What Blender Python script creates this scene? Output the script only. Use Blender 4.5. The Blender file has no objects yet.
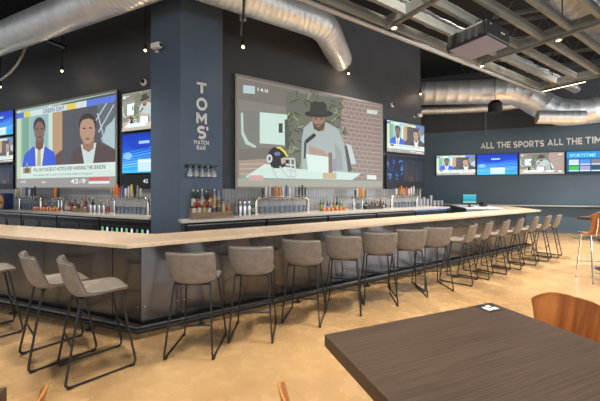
import bpy, bmesh, math, random
from mathutils import Vector, Matrix
random.seed(7)
S = bpy.context.scene
COL = S.collection
R = math.radians

# ------------------------------------------------------------------ plan of the room
EYE = 1.6
F, CX, CY = 300.0, 300.0, 189.4
def unit(x, y):
    l = math.hypot(x, y); return Vector((x/l, y/l))
class Plane:
    """A vertical plane: u runs along it to the right, m points away from the room into it."""
    def __init__(s, u):
        s.u = u; s.m = Vector((-u.y, u.x)); s.rot = math.atan2(u.y, u.x)
    def P(s, a, d, z=0.0):
        v = s.u*a + s.m*d; return Vector((v.x, v.y, z))
    def col(s, px, d):                       # where a column of the photo meets distance d
        x = (px-CX)/F; Y = d/(s.m.x*x+s.m.y); return Vector((x*Y, Y, 0))
    def at(s, px, py, d):
        p = s.col(px, d); p.z = EYE+(CY-py)*p.y/F; return p
    def along(s, px, d):
        p = s.col(px, d); return s.u.x*p.x+s.u.y*p.y
BAR_R = Plane(unit(487, 300))                # long right run of the bar, back wall
WAL_L = Plane(unit(685, -300))               # left wall with its back bar
BAR_L = Plane(unit(870, -300))               # left run of the bar, far wall
BAR_T = Plane(Vector((math.sin(R(15)), math.cos(R(15)))))   # end run
def cross(pa, da, pb, db):
    det = pa.m.x*pb.m.y-pa.m.y*pb.m.x
    return Vector(((da*pb.m.y-pa.m.y*db)/det, (pa.m.x*db-da*pb.m.x)/det, 0))

# ------------------------------------------------------------------ materials
MATS = {}
def mat(name, col, rough=.5, metal=0., noise=0., nscale=6., bump=0., bscale=40., trans=0., emit=None, estr=1., stretch=None, spec=.5, alpha=1., coat=0.):
    if name in MATS: return MATS[name]
    m = bpy.data.materials.new(name); m.use_nodes = True
    nt = m.node_tree; b = nt.nodes['Principled BSDF']
    b.inputs['Base Color'].default_value = (*col, 1); b.inputs['Roughness'].default_value = rough
    b.inputs['Metallic'].default_value = metal; b.inputs['Specular IOR Level'].default_value = spec
    b.inputs['Transmission Weight'].default_value = trans; b.inputs['Alpha'].default_value = alpha
    b.inputs['Coat Weight'].default_value = coat
    if emit:
        b.inputs['Emission Color'].default_value = (*emit, 1); b.inputs['Emission Strength'].default_value = estr
    if noise or bump:
        tc = nt.nodes.new('ShaderNodeTexCoord'); mp = nt.nodes.new('ShaderNodeMapping')
        nt.links.new(tc.outputs['Object'], mp.inputs['Vector'])
        if stretch: mp.inputs['Scale'].default_value = stretch
    if noise:
        n = nt.nodes.new('ShaderNodeTexNoise'); n.inputs['Scale'].default_value = nscale; n.inputs['Detail'].default_value = 6
        nt.links.new(mp.outputs[0], n.inputs['Vector'])
        r = nt.nodes.new('ShaderNodeValToRGB')
        r.color_ramp.elements[0].position = .3; r.color_ramp.elements[1].position = .7
        r.color_ramp.elements[0].color = (*[c*(1-noise) for c in col], 1); r.color_ramp.elements[1].color = (*[min(1, c*(1+noise)) for c in col], 1)
        nt.links.new(n.outputs['Fac'], r.inputs['Fac']); nt.links.new(r.outputs['Color'], b.inputs['Base Color'])
    if bump:
        n2 = nt.nodes.new('ShaderNodeTexNoise'); n2.inputs['Scale'].default_value = bscale; n2.inputs['Detail'].default_value = 3
        nt.links.new(mp.outputs[0], n2.inputs['Vector'])
        bp = nt.nodes.new('ShaderNodeBump'); bp.inputs['Strength'].default_value = bump; bp.inputs['Distance'].default_value = .01
        nt.links.new(n2.outputs['Fac'], bp.inputs['Height']); nt.links.new(bp.outputs[0], b.inputs['Normal'])
    MATS[name] = m
    return m

def floor_mat():
    m = bpy.data.materials.new('polished_concrete'); m.use_nodes = True; nt = m.node_tree; b = nt.nodes['Principled BSDF']
    N = nt.nodes.new; L = nt.links.new
    tc = N('ShaderNodeTexCoord')
    n1 = N('ShaderNodeTexNoise'); n1.inputs['Scale'].default_value = .9; n1.inputs['Detail'].default_value = 7; n1.inputs['Roughness'].default_value = .6
    n2 = N('ShaderNodeTexNoise'); n2.inputs['Scale'].default_value = 6; n2.inputs['Detail'].default_value = 9; n2.inputs['Distortion'].default_value = .2
    for n in (n1, n2): L(tc.outputs['Object'], n.inputs['Vector'])
    r1 = N('ShaderNodeValToRGB'); e = r1.color_ramp.elements
    e[0].position = .3; e[0].color = (.43, .262, .115, 1); e[1].position = .72; e[1].color = (.61, .405, .205, 1)
    L(n1.outputs['Fac'], r1.inputs['Fac'])
    r2 = N('ShaderNodeValToRGB'); e = r2.color_ramp.elements
    e[0].position = .2; e[0].color = (.72, .70, .68, 1); e[1].position = .85; e[1].color = (1, 1, 1, 1)
    L(n2.outputs['Fac'], r2.inputs['Fac'])
    mx = N('ShaderNodeMix'); mx.data_type = 'RGBA'; mx.blend_type = 'MULTIPLY'; mx.inputs[0].default_value = .55
    L(r1.outputs['Color'], mx.inputs[6]); L(r2.outputs['Color'], mx.inputs[7]); L(mx.outputs[2], b.inputs['Base Color'])
    rr = N('ShaderNodeMapRange'); rr.inputs['To Min'].default_value = .17; rr.inputs['To Max'].default_value = .36
    L(n2.outputs['Fac'], rr.inputs['Value']); L(rr.outputs[0], b.inputs['Roughness'])
    b.inputs['Specular IOR Level'].default_value = .55
    return m

def wood_mat(name, dark, light, scale, rough, ang=0., dist=2., detail=3., stretch=(.12, 1, 1)):
    m = bpy.data.materials.new(name); m.use_nodes = True; nt = m.node_tree; b = nt.nodes['Principled BSDF']
    N = nt.nodes.new; L = nt.links.new
    tc = N('ShaderNodeTexCoord'); mp = N('ShaderNodeMapping'); mp.inputs['Rotation'].default_value = (0, 0, ang)
    mp.inputs['Scale'].default_value = stretch
    L(tc.outputs['Object'], mp.inputs['Vector'])
    n = N('ShaderNodeTexNoise'); n.inputs['Scale'].default_value = scale; n.inputs['Detail'].default_value = detail; n.inputs['Distortion'].default_value = dist
    L(mp.outputs[0], n.inputs['Vector'])
    r = N('ShaderNodeValToRGB'); r.color_ramp.elements[0].position = .35; r.color_ramp.elements[1].position = .65
    r.color_ramp.elements[0].color = (*dark, 1); r.color_ramp.elements[1].color = (*light, 1)
    L(n.outputs['Fac'], r.inputs['Fac']); L(r.outputs['Color'], b.inputs['Base Color'])
    b.inputs['Roughness'].default_value = rough; b.inputs['Specular IOR Level'].default_value = .4
    bp = N('ShaderNodeBump'); bp.inputs['Strength'].default_value = .15; bp.inputs['Distance'].default_value = .004
    L(n.outputs['Fac'], bp.inputs['Height']); L(bp.outputs[0], b.inputs['Normal'])
    MATS[name] = m
    return m

def tile_mat():
    m = bpy.data.materials.new('grey_tile'); m.use_nodes = True; nt = m.node_tree; b = nt.nodes['Principled BSDF']
    N = nt.nodes.new; L = nt.links.new
    tc = N('ShaderNodeTexCoord'); mp = N('ShaderNodeMapping'); mp.inputs['Rotation'].default_value = (R(90), 0, 0)
    L(tc.outputs['Object'], mp.inputs['Vector'])
    br = N('ShaderNodeTexBrick'); br.inputs['Color1'].default_value = (.33, .33, .34, 1); br.inputs['Color2'].default_value = (.40, .40, .40, 1)
    br.inputs['Mortar'].default_value = (.16, .16, .16, 1); br.inputs['Scale'].default_value = 1; br.offset = 0
    br.inputs['Brick Width'].default_value = .075; br.inputs['Row Height'].default_value = .28; br.inputs['Mortar Size'].default_value = .004
    L(mp.outputs[0], br.inputs['Vector']); L(br.outputs['Color'], b.inputs['Base Color']); b.inputs['Roughness'].default_value = .25
    return m

def screen_mat():
    m = bpy.data.materials.new('lit_screen'); m.use_nodes = True; nt = m.node_tree; b = nt.nodes['Principled BSDF']
    at = nt.nodes.new('ShaderNodeVertexColor'); at.layer_name = 'Col'
    b.inputs['Base Color'].default_value = (.01, .01, .01, 1); b.inputs['Roughness'].default_value = .35; b.inputs['Specular IOR Level'].default_value = .2
    nt.links.new(at.outputs['Color'], b.inputs['Emission Color']); b.inputs['Emission Strength'].default_value = 1.0
    return m

M_FLOOR = floor_mat(); M_TILE = tile_mat(); M_SCREEN = screen_mat()
M_WALL = mat('charcoal_paint', (.062, .067, .078), .6, noise=.12, nscale=1.2)
M_FAR = mat('slate_paint', (.066, .106, .140), .5, noise=.12, nscale=.8)
M_COLUMN = mat('blue_grey_paint', (.074, .110, .160), .45, noise=.06, nscale=1.5)
M_CEIL = mat('black_deck', (.006, .006, .007), .9, noise=.3, nscale=3)
M_JOIST = mat('black_steel_joist', (.03, .03, .03), .6)
M_DUCT = mat('galvanised_steel', (.84, .86, .88), .40, .68, noise=.10, nscale=5, bump=.04, bscale=14, stretch=(1, 1, 1))
M_FOIL = mat('foil_wrap', (.30, .31, .33), .36, .9, noise=.3, nscale=9, bump=1.0, bscale=24)
M_TRELLIS = wood_mat('grey_green_timber', (.19, .205, .195), (.27, .285, .27), 14, .7)
M_COUNTER = mat('beige_quartz', (.70, .525, .365), .2, noise=.08, nscale=25, spec=.5)
M_EDGE = mat('grey_counter', (.50, .47, .43), .3, noise=.06, nscale=30)
M_STEELP = mat('dark_steel_panel', (.130, .135, .145), .17, .95, noise=.2, nscale=3, bump=.05, bscale=10, stretch=(1, 1, .35))
M_BLACK = mat('black_plastic', (.012, .012, .013), .4)
M_BMETAL = mat('black_metal', (.02, .02, .021), .38, .3)
M_LEATHER = mat('grey_brown_leather', (.218, .192, .168), .42, noise=.16, nscale=14, bump=.15, bscale=90)
M_PIPING = mat('leather_seam', (.13, .11, .09), .6)
M_TABLE = wood_mat('dark_walnut_laminate', (.052, .031, .021), (.098, .064, .046), 130, .36, 0, .15, 4, (.015, 1, 1))
M_PLY = wood_mat('orange_plywood', (.25, .075, .016), (.52, .19, .05), 9, .3, 0, 1.2, 3, (1, .1, .1))
M_PLYEDGE = mat('plywood_edge', (.62, .27, .06), .45)
M_CHROME = mat('chrome', (.75, .75, .76), .16, 1.)
M_STAIN = mat('stainless', (.55, .55, .56), .28, 1., noise=.08, nscale=20)
M_WHITE = mat('white_plastic', (.78, .78, .77), .4)
M_LETTER = mat('white_letter', (.72, .72, .70), .5)
M_COPPER = mat('copper', (.85, .38, .18), .25, 1.)
M_TAP = mat('brushed_tap_steel', (.62, .56, .48), .26, 1.)
M_GLASS = mat('clear_glass', (.40, .48, .60), .12, trans=.55, spec=.7)
M_WINE = mat('rack_glass', (.92, .94, .96), .06, trans=.75, spec=.8)
M_BULB = mat('warm_bulb', (1, .8, .5), .4, emit=(1, .66, .30), estr=5)
M_LED = mat('warm_led', (1, .8, .5), .4, emit=(1, .80, .48), estr=3.2)
M_WOODBOX = wood_mat('copper_brown_wood', (.17, .11, .075), (.26, .18, .12), 20, .5)
M_FRAME = mat('screen_border', (.42, .38, .34), .5)

# ------------------------------------------------------------------ mesh builder
class MB:
    def __init__(s): s.v = []; s.f = []; s.mi = []; s.k = 0
    def add(s, vs, fs):
        o = len(s.v); s.v += [tuple(v) for v in vs]; s.f += [tuple(i+o for i in f) for f in fs]; s.mi += [s.k]*len(fs); return s
    def use(s, k): s.k = k; return s
    def box(s, x0, x1, y0, y1, z0, z1, M=None):
        vs = [Vector((x, y, z)) for z in (z0, z1) for y in (y0, y1) for x in (x0, x1)]
        if M is not None: vs = [M @ v for v in vs]
        return s.add(vs, [(0, 2, 3, 1), (4, 5, 7, 6), (0, 1, 5, 4), (2, 6, 7, 3), (0, 4, 6, 2), (1, 3, 7, 5)])
    def prism(s, poly, z0, z1):
        n = len(poly)
        vs = [(p[0], p[1], z0) for p in poly]+[(p[0], p[1], z1) for p in poly]
        a = sum(poly[i][0]*poly[(i+1) % n][1]-poly[(i+1) % n][0]*poly[i][1] for i in range(n))
        fs = [tuple(range(n-1, -1, -1)), tuple(range(n, 2*n))]+[(i, (i+1) % n, (i+1) % n+n, i+n) for i in range(n)]
        if a < 0: fs = [tuple(reversed(f)) for f in fs]
        return s.add(vs, fs)
    def tube(s, pts, rad, seg=10, cap=True, closed=False):
        pts = [Vector(p) for p in pts]; n = len(pts)
        rads = rad if isinstance(rad, (list, tuple)) else [rad]*n
        rings = []; prev = None
        for i, p in enumerate(pts):
            a = pts[i-1] if (i > 0 or closed) else p; b = pts[(i+1) % n] if (i < n-1 or closed) else p
            d1 = (p-a).normalized() if (p-a).length > 1e-9 else None; d2 = (b-p).normalized() if (b-p).length > 1e-9 else None
            t = (d1 or d2) if not (d1 and d2) else (d1+d2)
            if t.length < 1e-6: t = d1
            t = t.normalized()
            k = 1.0
            if d1 and d2: k = 1/max(.4, math.sqrt(max(0, (1+d1.dot(d2))/2)))
            if prev is None:
                up = Vector((0, 0, 1)) if abs(t.z) < .9 else Vector((0, 1, 0))
                nx = up.cross(t).normalized()
            else:
                nx = (prev-t*prev.dot(t)).normalized()
            prev = nx; ny = t.cross(nx)
            bend = None
            if d1 and d2 and d1.dot(d2) < .999: bend = (d2-d1).normalized()
            ring = []
            for j in range(seg):
                an = 2*math.pi*j/seg; o = (nx*math.cos(an)+ny*math.sin(an))*rads[i]
                if bend: o = o+bend*(o.dot(bend)*(k-1))
                ring.append(p+o)
            rings.append(ring)
        vs = [v for r in rings for v in r]; fs = []
        m = n if closed else n-1
        for i in range(m):
            for j in range(seg):
                a, b = i*seg+j, i*seg+(j+1) % seg; c, d = ((i+1) % n)*seg+(j+1) % seg, ((i+1) % n)*seg+j
                fs.append((a, b, c, d))
        if cap and not closed: fs += [tuple(range(seg-1, -1, -1)), tuple((n-1)*seg+j for j in range(seg))]
        return s.add(vs, fs)
    def lathe(s, prof, seg=12, c=(0, 0, 0), M=None):
        vs = []; fs = []; n = len(prof)
        for (r, z) in prof:
            for j in range(seg):
                a = 2*math.pi*j/seg; v = Vector((r*math.cos(a), r*math.sin(a), z))
                if M is not None: v = M @ v
                vs.append(v+Vector(c))
        for i in range(n-1):
            for j in range(seg): fs.append((i*seg+j, i*seg+(j+1) % seg, (i+1)*seg+(j+1) % seg, (i+1)*seg+j))
        if prof[0][0] > 1e-5: fs.append(tuple(range(seg-1, -1, -1)))
        if prof[-1][0] > 1e-5: fs.append(tuple((n-1)*seg+j for j in range(seg)))
        return s.add(vs, fs)
    def ball(s, c, r, seg=10):
        return s.lathe([(max(1e-6, r*math.sin(math.pi*i/6)), -r*math.cos(math.pi*i/6)) for i in range(7)], seg, c)
    def build(s, name, mats, parent=None, loc=(0, 0, 0), rot=0., smooth=False, bevel=0., label=None, subsurf=0):
        me = bpy.data.meshes.new(name); me.from_pydata(s.v, [], s.f)
        for m in (mats if isinstance(mats, (list, tuple)) else [mats]): me.materials.append(m)
        me.polygons.foreach_set('material_index', s.mi)
        bm = bmesh.new(); bm.from_mesh(me); bmesh.ops.recalc_face_normals(bm, faces=bm.faces); bm.to_mesh(me); bm.free()
        if smooth:
            me.polygons.foreach_set('use_smooth', [True]*len(me.polygons))
            me.set_sharp_from_angle(angle=R(38))
        o = bpy.data.objects.new(name, me); COL.objects.link(o); o.location = loc; o.rotation_euler = (0, 0, rot)
        if parent: o.parent = parent
        if bevel:
            b = o.modifiers.new('edge', 'BEVEL'); b.width = bevel; b.segments = 2; b.limit_method = 'ANGLE'; b.angle_limit = R(40)
        if subsurf:
            b = o.modifiers.new('round', 'SUBSURF'); b.levels = b.render_levels = subsurf
        if label: o['label'] = label
        return o
def tag(o, label, cat, group=None, kind=None):
    o['label'] = label; o['category'] = cat
    if group: o['group'] = group
    if kind: o['kind'] = kind
    return o
def thing(name, label, cat, loc, rot=0., group=None):
    o = bpy.data.objects.new(name, None); COL.objects.link(o); o.location = loc; o.rotation_euler = (0, 0, rot); o.empty_display_size = .1
    return tag(o, label, cat, group)
def copy_tree(o, loc, rot, label, parent=None):
    c = o.copy(); COL.objects.link(c)
    if parent is None:
        c.location = loc; c.rotation_euler = (0, 0, rot); c['label'] = label
    else: c.parent = parent
    for ch in KIDS.get(o.name, []): copy_tree(ch, None, None, None, c)
    return c
KIDS = {}
def reg(o):
    KIDS[o.name] = []
    for c in bpy.data.objects:
        if c.parent == o: KIDS[o.name].append(c); reg(c)
def structure(o, label=None):
    o['kind'] = 'structure'
    if label: o['label'] = label
    return o
ORD = ['first', 'second', 'third', 'fourth', 'fifth', 'sixth', 'seventh', 'eighth', 'ninth', 'tenth', 'eleventh', 'twelfth', 'thirteenth', 'fourteenth', 'fifteenth', 'sixteenth']
def text_mesh(txt, size, depth=.01, bold=.0, align='CENTER', spacing=1.):
    cu = bpy.data.curves.new('lettering', 'FONT'); cu.body = txt; cu.size = size; cu.extrude = depth; cu.offset = bold; cu.align_x = align; cu.space_character = spacing
    o = bpy.data.objects.new('lettering', cu); COL.objects.link(o)
    bpy.context.view_layer.update()
    me = bpy.data.meshes.new_from_object(o.evaluated_get(bpy.context.evaluated_depsgraph_get()))
    vs = [v.co.copy() for v in me.vertices]; fs = [tuple(p.vertices) for p in me.polygons]
    bpy.data.objects.remove(o); bpy.data.curves.remove(cu); bpy.data.meshes.remove(me)
    return vs, fs

# ------------------------------------------------------------------ the setting
Z_CEIL = 6.2
D_BACK, D_LEFT, D_FAR = 6.2, 4.6, 13.46          # back wall, left wall, far wall
structure(MB().box(-14, 26, -6, 24, -.1, 0).build('floor', M_FLOOR))
structure(MB().box(-14, 26, -2.5, 24, Z_CEIL, Z_CEIL+.1).build('ceiling', M_CEIL))
sW2 = BAR_R.along(421, D_BACK)
s_in = BAR_R.along(200, D_BACK)
structure(MB().box(s_in, sW2, D_BACK, D_BACK+.2, 0, Z_CEIL).build('wall_back', M_WALL, rot=BAR_R.rot))
sL1 = WAL_L.along(175, D_LEFT)
structure(MB().box(sL1-12, sL1, D_LEFT, D_LEFT+.2, 0, Z_CEIL).build('wall_left', M_WALL, rot=WAL_L.rot))
structure(MB().box(-3, 26, D_FAR, D_FAR+.2, 0, Z_CEIL).build('wall_far', M_FAR, rot=BAR_L.rot))
zl = 1.6+(189.4-126)*11/300
structure(MB().box(0, 26, D_FAR-.03, D_FAR, zl+.03, Z_CEIL).box(0, 26, D_FAR-.06, D_FAR, zl, zl+.04).build('trim_1', mat('soffit_paint', (.04, .044, .05), .6), rot=BAR_L.rot))
structure(MB().box(-2, 26, D_FAR-.02, D_FAR, 0, .12).build('baseboard_far', mat('far_base', (.10, .115, .13), .5), rot=BAR_L.rot))
# column standing between the two back bars
D_BB2, D_BB1 = 5.6, 4.0
c0 = cross(BAR_R, D_BB2, WAL_L, D_BB1); cl = WAL_L.col(150.7, D_BB1); cr = BAR_R.col(222.7, D_BB2)
c0 = BAR_R.col(180.5, D_BB2)
cl = Vector((cl.x, cl.y, 0))
mb = MB(); clb = cl+Vector((WAL_L.m.x, WAL_L.m.y, 0))*.75; crb = cr+Vector((BAR_R.m.x, BAR_R.m.y, 0))*.75
mb.prism([c0, cr, crb, clb, cl], 0, Z_CEIL)
structure(mb.build('column', M_COLUMN, bevel=.006))
# tiled backsplash under the screens
structure(MB().box(BAR_R.along(222, D_BACK), sW2-.02, D_BACK-.02, D_BACK, 1.0, 1.58).box(BAR_R.along(222, D_BACK), sW2-.02, D_BACK-.03, D_BACK, 1.58, 1.61).build('trim_2', M_TILE, rot=BAR_R.rot))
structure(MB().box(sL1-11, sL1, D_LEFT-.02, D_LEFT, 1.0, 1.58).box(sL1-11, sL1, D_LEFT-.03, D_LEFT, 1.58, 1.61).build('trim_3', M_TILE, rot=WAL_L.rot))
# roof joists under the deck
for i, d in enumerate((8.2, 9.6, 11.0, 12.4)):
    mb = MB().box(2, 24, d-.06, d+.06, Z_CEIL-.06, Z_CEIL).box(2, 24, d-.05, d+.05, Z_CEIL-.55, Z_CEIL-.49)
    for k in range(44):
        x = 2+k*.5; mb.tube([(x, d, Z_CEIL-.05), (x+.25, d, Z_CEIL-.5), (x+.5, d, Z_CEIL-.05)], .014, 5)
    structure(mb.build('ceiling_beam', mat('joist_grey', (.05, .05, .05), .6), rot=BAR_L.rot))
for d in (1.2, 2.6):
    structure(MB().box(-12, 0, d-.07, d+.07, Z_CEIL-.4, Z_CEIL).build('ceiling_beam', M_JOIST, rot=WAL_L.rot))

# ------------------------------------------------------------------ the bar
OUT = {'L': 2.257, 'R': 3.44, 'T': -4.139}; BODY = {'L': 2.552, 'R': 3.741, 'T': -3.84}
PL = {'L': BAR_L, 'R': BAR_R, 'T': BAR_T}
def bar_line(off):                                # poly-line round the bar at one distance behind the outer edge
    dl, dr, dt = OUT['L']+off, OUT['R']+off, OUT['T']+off
    a = cross(BAR_L, dl, BAR_R, dr); b = cross(BAR_R, dr, BAR_T, dt)
    st = BAR_L.P(BAR_L.u.dot(a.xy)-7.0, dl); en = BAR_T.P(BAR_T.u.dot(b.xy)+2.45, dt)
    if off: st = BAR_L.P(BAR_L.u.dot(bar_line(0)[1].xy)-7.0, dl); en = BAR_T.P(BAR_T.u.dot(bar_line(0)[2].xy)+2.45, dt)
    return [st, a, b, en]
Z_BAR = 1.05
o_, i_ = bar_line(0), bar_line(.66)
mb = MB().prism(o_+i_[::-1], Z_BAR-.042, Z_BAR)
ct = mb.build('bar_countertop', M_COUNTER, bevel=.006)
tag(ct, 'long pale beige stone countertop running round the whole bar', 'countertop')
base = thing('bar_counter_base', 'dark steel panelled bar front beneath the beige countertop', 'bar', bar_line(.35)[1])
bl = base.location
b0, b1 = bar_line(.31), bar_line(.50)
MB().prism([p-bl for p in b0+b1[::-1]], .05, Z_BAR-.043).build('core', M_BLACK, base)
b2, b3 = bar_line(.36), bar_line(.48)
MB().prism([p-bl for p in b2+b3[::-1]], 0, .05).build('toe_kick', M_BLACK, base)
front = bar_line(.297)
def run_panels(pa, pb, start, width):
    L = (pb-pa).length; d = (pb-pa)/L; rot = math.atan2(d.y, d.x); x = 0.0; e = start
    while x < L-.02:
        x1 = min(L, e)
        o = MB().box(x+.004, x1-.004, 0, .015, .055, Z_BAR-.045).build('front_panel', M_STEELP, base, loc=pa-bl, rot=rot, bevel=.003)
        for xx in (x+.04, x1-.04): MB().box(xx-.005, xx+.005, -.003, 0, .295, .305).build('bolt_head', M_STAIN, o)
        x = x1; e = x1+width
run_panels(front[0], front[1], 7.0-6*1.18+.62, 1.18)
run_panels(front[1], front[2], .42, 1.22)
run_panels(front[2], front[3], 1.2, 1.2)
b4, b5 = bar_line(.28), bar_line(.296)
MB().prism([p-bl for p in b4+b5[::-1]], .05, .085).build('kick_strip', M_STAIN, base)
# foot rail
fr = thing('foot_rail', 'low dark tubular foot rail along the foot of the bar', 'foot rail', bar_line(.18)[1])
fl = bar_line(.2); MB().tube([p-fr.location+Vector((0, 0, .085)) for p in fl], .026, 12).build('rail', M_BMETAL, fr, smooth=True)
for k in range(3):
    pa, pb = fl[k], fl[k+1]; L = (pb-pa).length; n = max(1, int(L/1.25))
    inn = [BAR_L, BAR_R, BAR_T][k].m
    for i in range(n):
        p = pa+(pb-pa)*((i+.5)/n)-fr.location
        q = p+Vector((inn.x, inn.y, 0))*.1
        MB().tube([(p.x, p.y, 0), (p.x, p.y, .07)], .016, 8).lathe([(.045, 0), (.045, .012), (.02, .016)], 12, (p.x, p.y, 0)).build('bracket', M_BMETAL, fr, smooth=True)

# ------------------------------------------------------------------ bar stools
def stool_shell(P, half_u=8):
    """P rows: y, z, half width, curl, corner pull."""
    vs = []; n = 2*half_u+1
    pts = [Vector((0, p[0], p[1])) for p in P]
    for i, p in enumerate(P):
        a = pts[max(0, i-1)]; b = pts[min(len(P)-1, i+1)]; t = (b-a).normalized()
        nrm = Vector((0, t.z, -t.y))                  # towards the sitter (up for the seat, forward for the back)
        for j in range(n):
            u = (j-half_u)/half_u
            q = pts[i]+Vector((u*p[2], 0, 0))+nrm*(p[3]*abs(u)**3.0)
            q -= t*(p[4]*abs(u)**4)
            vs.append(q)
    fs = [(i*n+j, i*n+j+1, (i+1)*n+j+1, (i+1)*n+j) for i in range(len(P)-1) for j in range(n-1)]
    return vs, fs
SHELL = [(.225, .676, .165, .000, -.03), (.20, .704, .195, .002, -.02), (.13, .712, .212, .010, 0), (.03, .698, .220, .024, 0), (-.06, .684, .222, .042, 0),
         (-.125, .684, .222, .060, 0), (-.176, .708, .222, .075, 0), (-.210, .765, .226, .080, 0), (-.232, .84, .233, .074, 0), (-.250, .92, .236, .064, 0), (-.264, .982, .232, .056, .004), (-.269, 1.004, .224, .052, .012)]
def make_stool():
    t = thing('bar_stool', 'x', 'bar stool', (0, 0, 0), 0, 'grey leather bar stools round the bar')
    vs, fs = stool_shell(SHELL)
    o = MB().add(vs, fs).build('seat_shell', M_LEATHER, t, smooth=True)
    so = o.modifiers.new('padding', 'SOLIDIFY'); so.thickness = .034; so.offset = 0
    ss = o.modifiers.new('round', 'SUBSURF'); ss.levels = ss.render_levels = 1
    n = 17; rim = [vs[i*n] for i in range(len(SHELL))]+[vs[(len(SHELL)-1)*n+j] for j in range(1, n)]+[vs[i*n+n-1] for i in range(len(SHELL)-2, -1, -1)]
    MB().tube(rim, .006, 6).build('piping', M_PIPING, o, smooth=True)
    def bez(a, b, c, k=4): return [a*(1-x)**2+b*2*x*(1-x)+c*x*x for x in [i/k for i in range(k+1)]]
    for sx in (-1, 1):
        V = Vector
        rt, rf, ff, ft = V((sx*.175, -.150, .685)), V((sx*.228, -.26, .012)), V((sx*.228, .26, .012)), V((sx*.165, .145, .70))
        path = [ft+V((-sx*.05, -.03, 0)), ft]
        path = [rt]+bez(rf+(rt-rf)*.07, rf, rf+(ff-rf)*.09)+bez(ff+(rf-ff)*.09, ff, ff+(ft-ff)*.07)+[ft]
        leg = MB().tube(path, .0095, 8).build('sled_leg', M_BMETAL, t, smooth=True)
        MB().box(rf.x-.014, rf.x+.014, -.245, -.205, 0, .012).build('glide', M_BLACK, leg); MB().box(rf.x-.014, rf.x+.014, .205, .245, 0, .012).build('glide', M_BLACK, leg)
    def leg_at(y_top, y_bot, z, sx, xt):               # x, y of a leg at height z
        k = (z-.012)/(.69-.012); return Vector((sx*(.228+(xt-.228)*k), y_bot+(y_top-y_bot)*k, z))
    MB().tube([leg_at(.145, .26, .33, -1, .165), leg_at(.145, .26, .33, 1, .165)], .0095, 8).build('footrest', M_BMETAL, t, smooth=True)
    MB().tube([leg_at(-.15, -.26, .31, -1, .175), leg_at(-.15, -.26, .31, 1, .175)], .0085, 8).build('stretcher', M_BMETAL, t, smooth=True)
    MB().box(-.18, .18, -.155, -.125, .672, .688).build('seat_bracket', M_BMETAL, t); MB().box(-.17, .17, .125, .155, .688, .702).build('seat_bracket', M_BMETAL, t)
    return t
st0 = make_stool(); reg(st0)
RIGHT = [(-1.045, 3.06, 0), (-.516, 3.36, 0), (.06, 3.76, 13), (.595, 4.07, 12), (1.13, 4.36, 5), (1.67, 4.69, 3), (2.167, 4.94, -2),
         (2.79, 5.27, -50), (3.28, 5.61, -50), (3.83, 5.95, -48), (4.35, 6.28, -47), (4.92, 6.62, -46), (5.46, 6.95, -44), (5.98, 7.28, -42)]
LEFT = [(-1.844, 2.725, 45), (-2.365, 2.94, 40), (-3.45, 3.31, 38)]
first = True
for k, (x, y, h) in enumerate(RIGHT):
    lab = 'grey-brown leather bar stool, %s from the bar corner along the long right side' % ORD[k]
    if k == len(RIGHT)-1: lab = 'grey-brown leather bar stool at the far tip of the long right side'
    if first: st0.location = (x, y, 0); st0.rotation_euler = (0, 0, -R(h)); st0['label'] = lab; first = False
    else: copy_tree(st0, (x, y, 0), -R(h), lab)
for k, (x, y, h) in enumerate(LEFT):
    copy_tree(st0, (x, y, 0), -R(h), ['grey-brown leather bar stool nearest the corner on the left side of the bar', 'grey-brown leather bar stool, middle of the three on the left side of the bar', 'grey-brown leather bar stool on the left side, cut by the picture edge'][k])

# ------------------------------------------------------------------ back bars
def back_counter(name, plane, s0, s1, d0, d1, label, z=1.08):
    o = MB().box(0, s1-s0, 0, d1-d0, z-.05, z).build(name, M_EDGE, loc=plane.P(s0, d0, 0), rot=plane.rot, bevel=.005)
    return tag(o, label, 'counter')
Z_BB = 1.08
D_F2 = 5.3
s2a, s2b = BAR_R.along(181.5, D_F2), BAR_R.along(450, D_F2)
s2c = BAR_R.along(222.7, D_BB2)+.02
pl = [(s2a, D_F2), (s2b, D_F2), (s2b, D_BACK-.035), (s2c, D_BACK-.035), (s2c, D_BB2-.004), (s2a, D_BB2-.004)]
o = MB().prism([(a-s2a, b-D_F2) for a, b in pl], Z_BB-.05, Z_BB).build('back_counter', M_EDGE, loc=BAR_R.P(s2a, D_F2, 0), rot=BAR_R.rot, bevel=.005)
tag(o, 'grey stone back counter below the large right screen', 'counter')
s1a, s1b = WAL_L.along(151, D_BB1)-9, WAL_L.along(150.2, D_BB1)-.01
back_counter('back_counter', WAL_L, s1a, s1b, D_BB1-.03, D_LEFT-.035, 'grey stone back counter below the large left screen')
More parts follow.
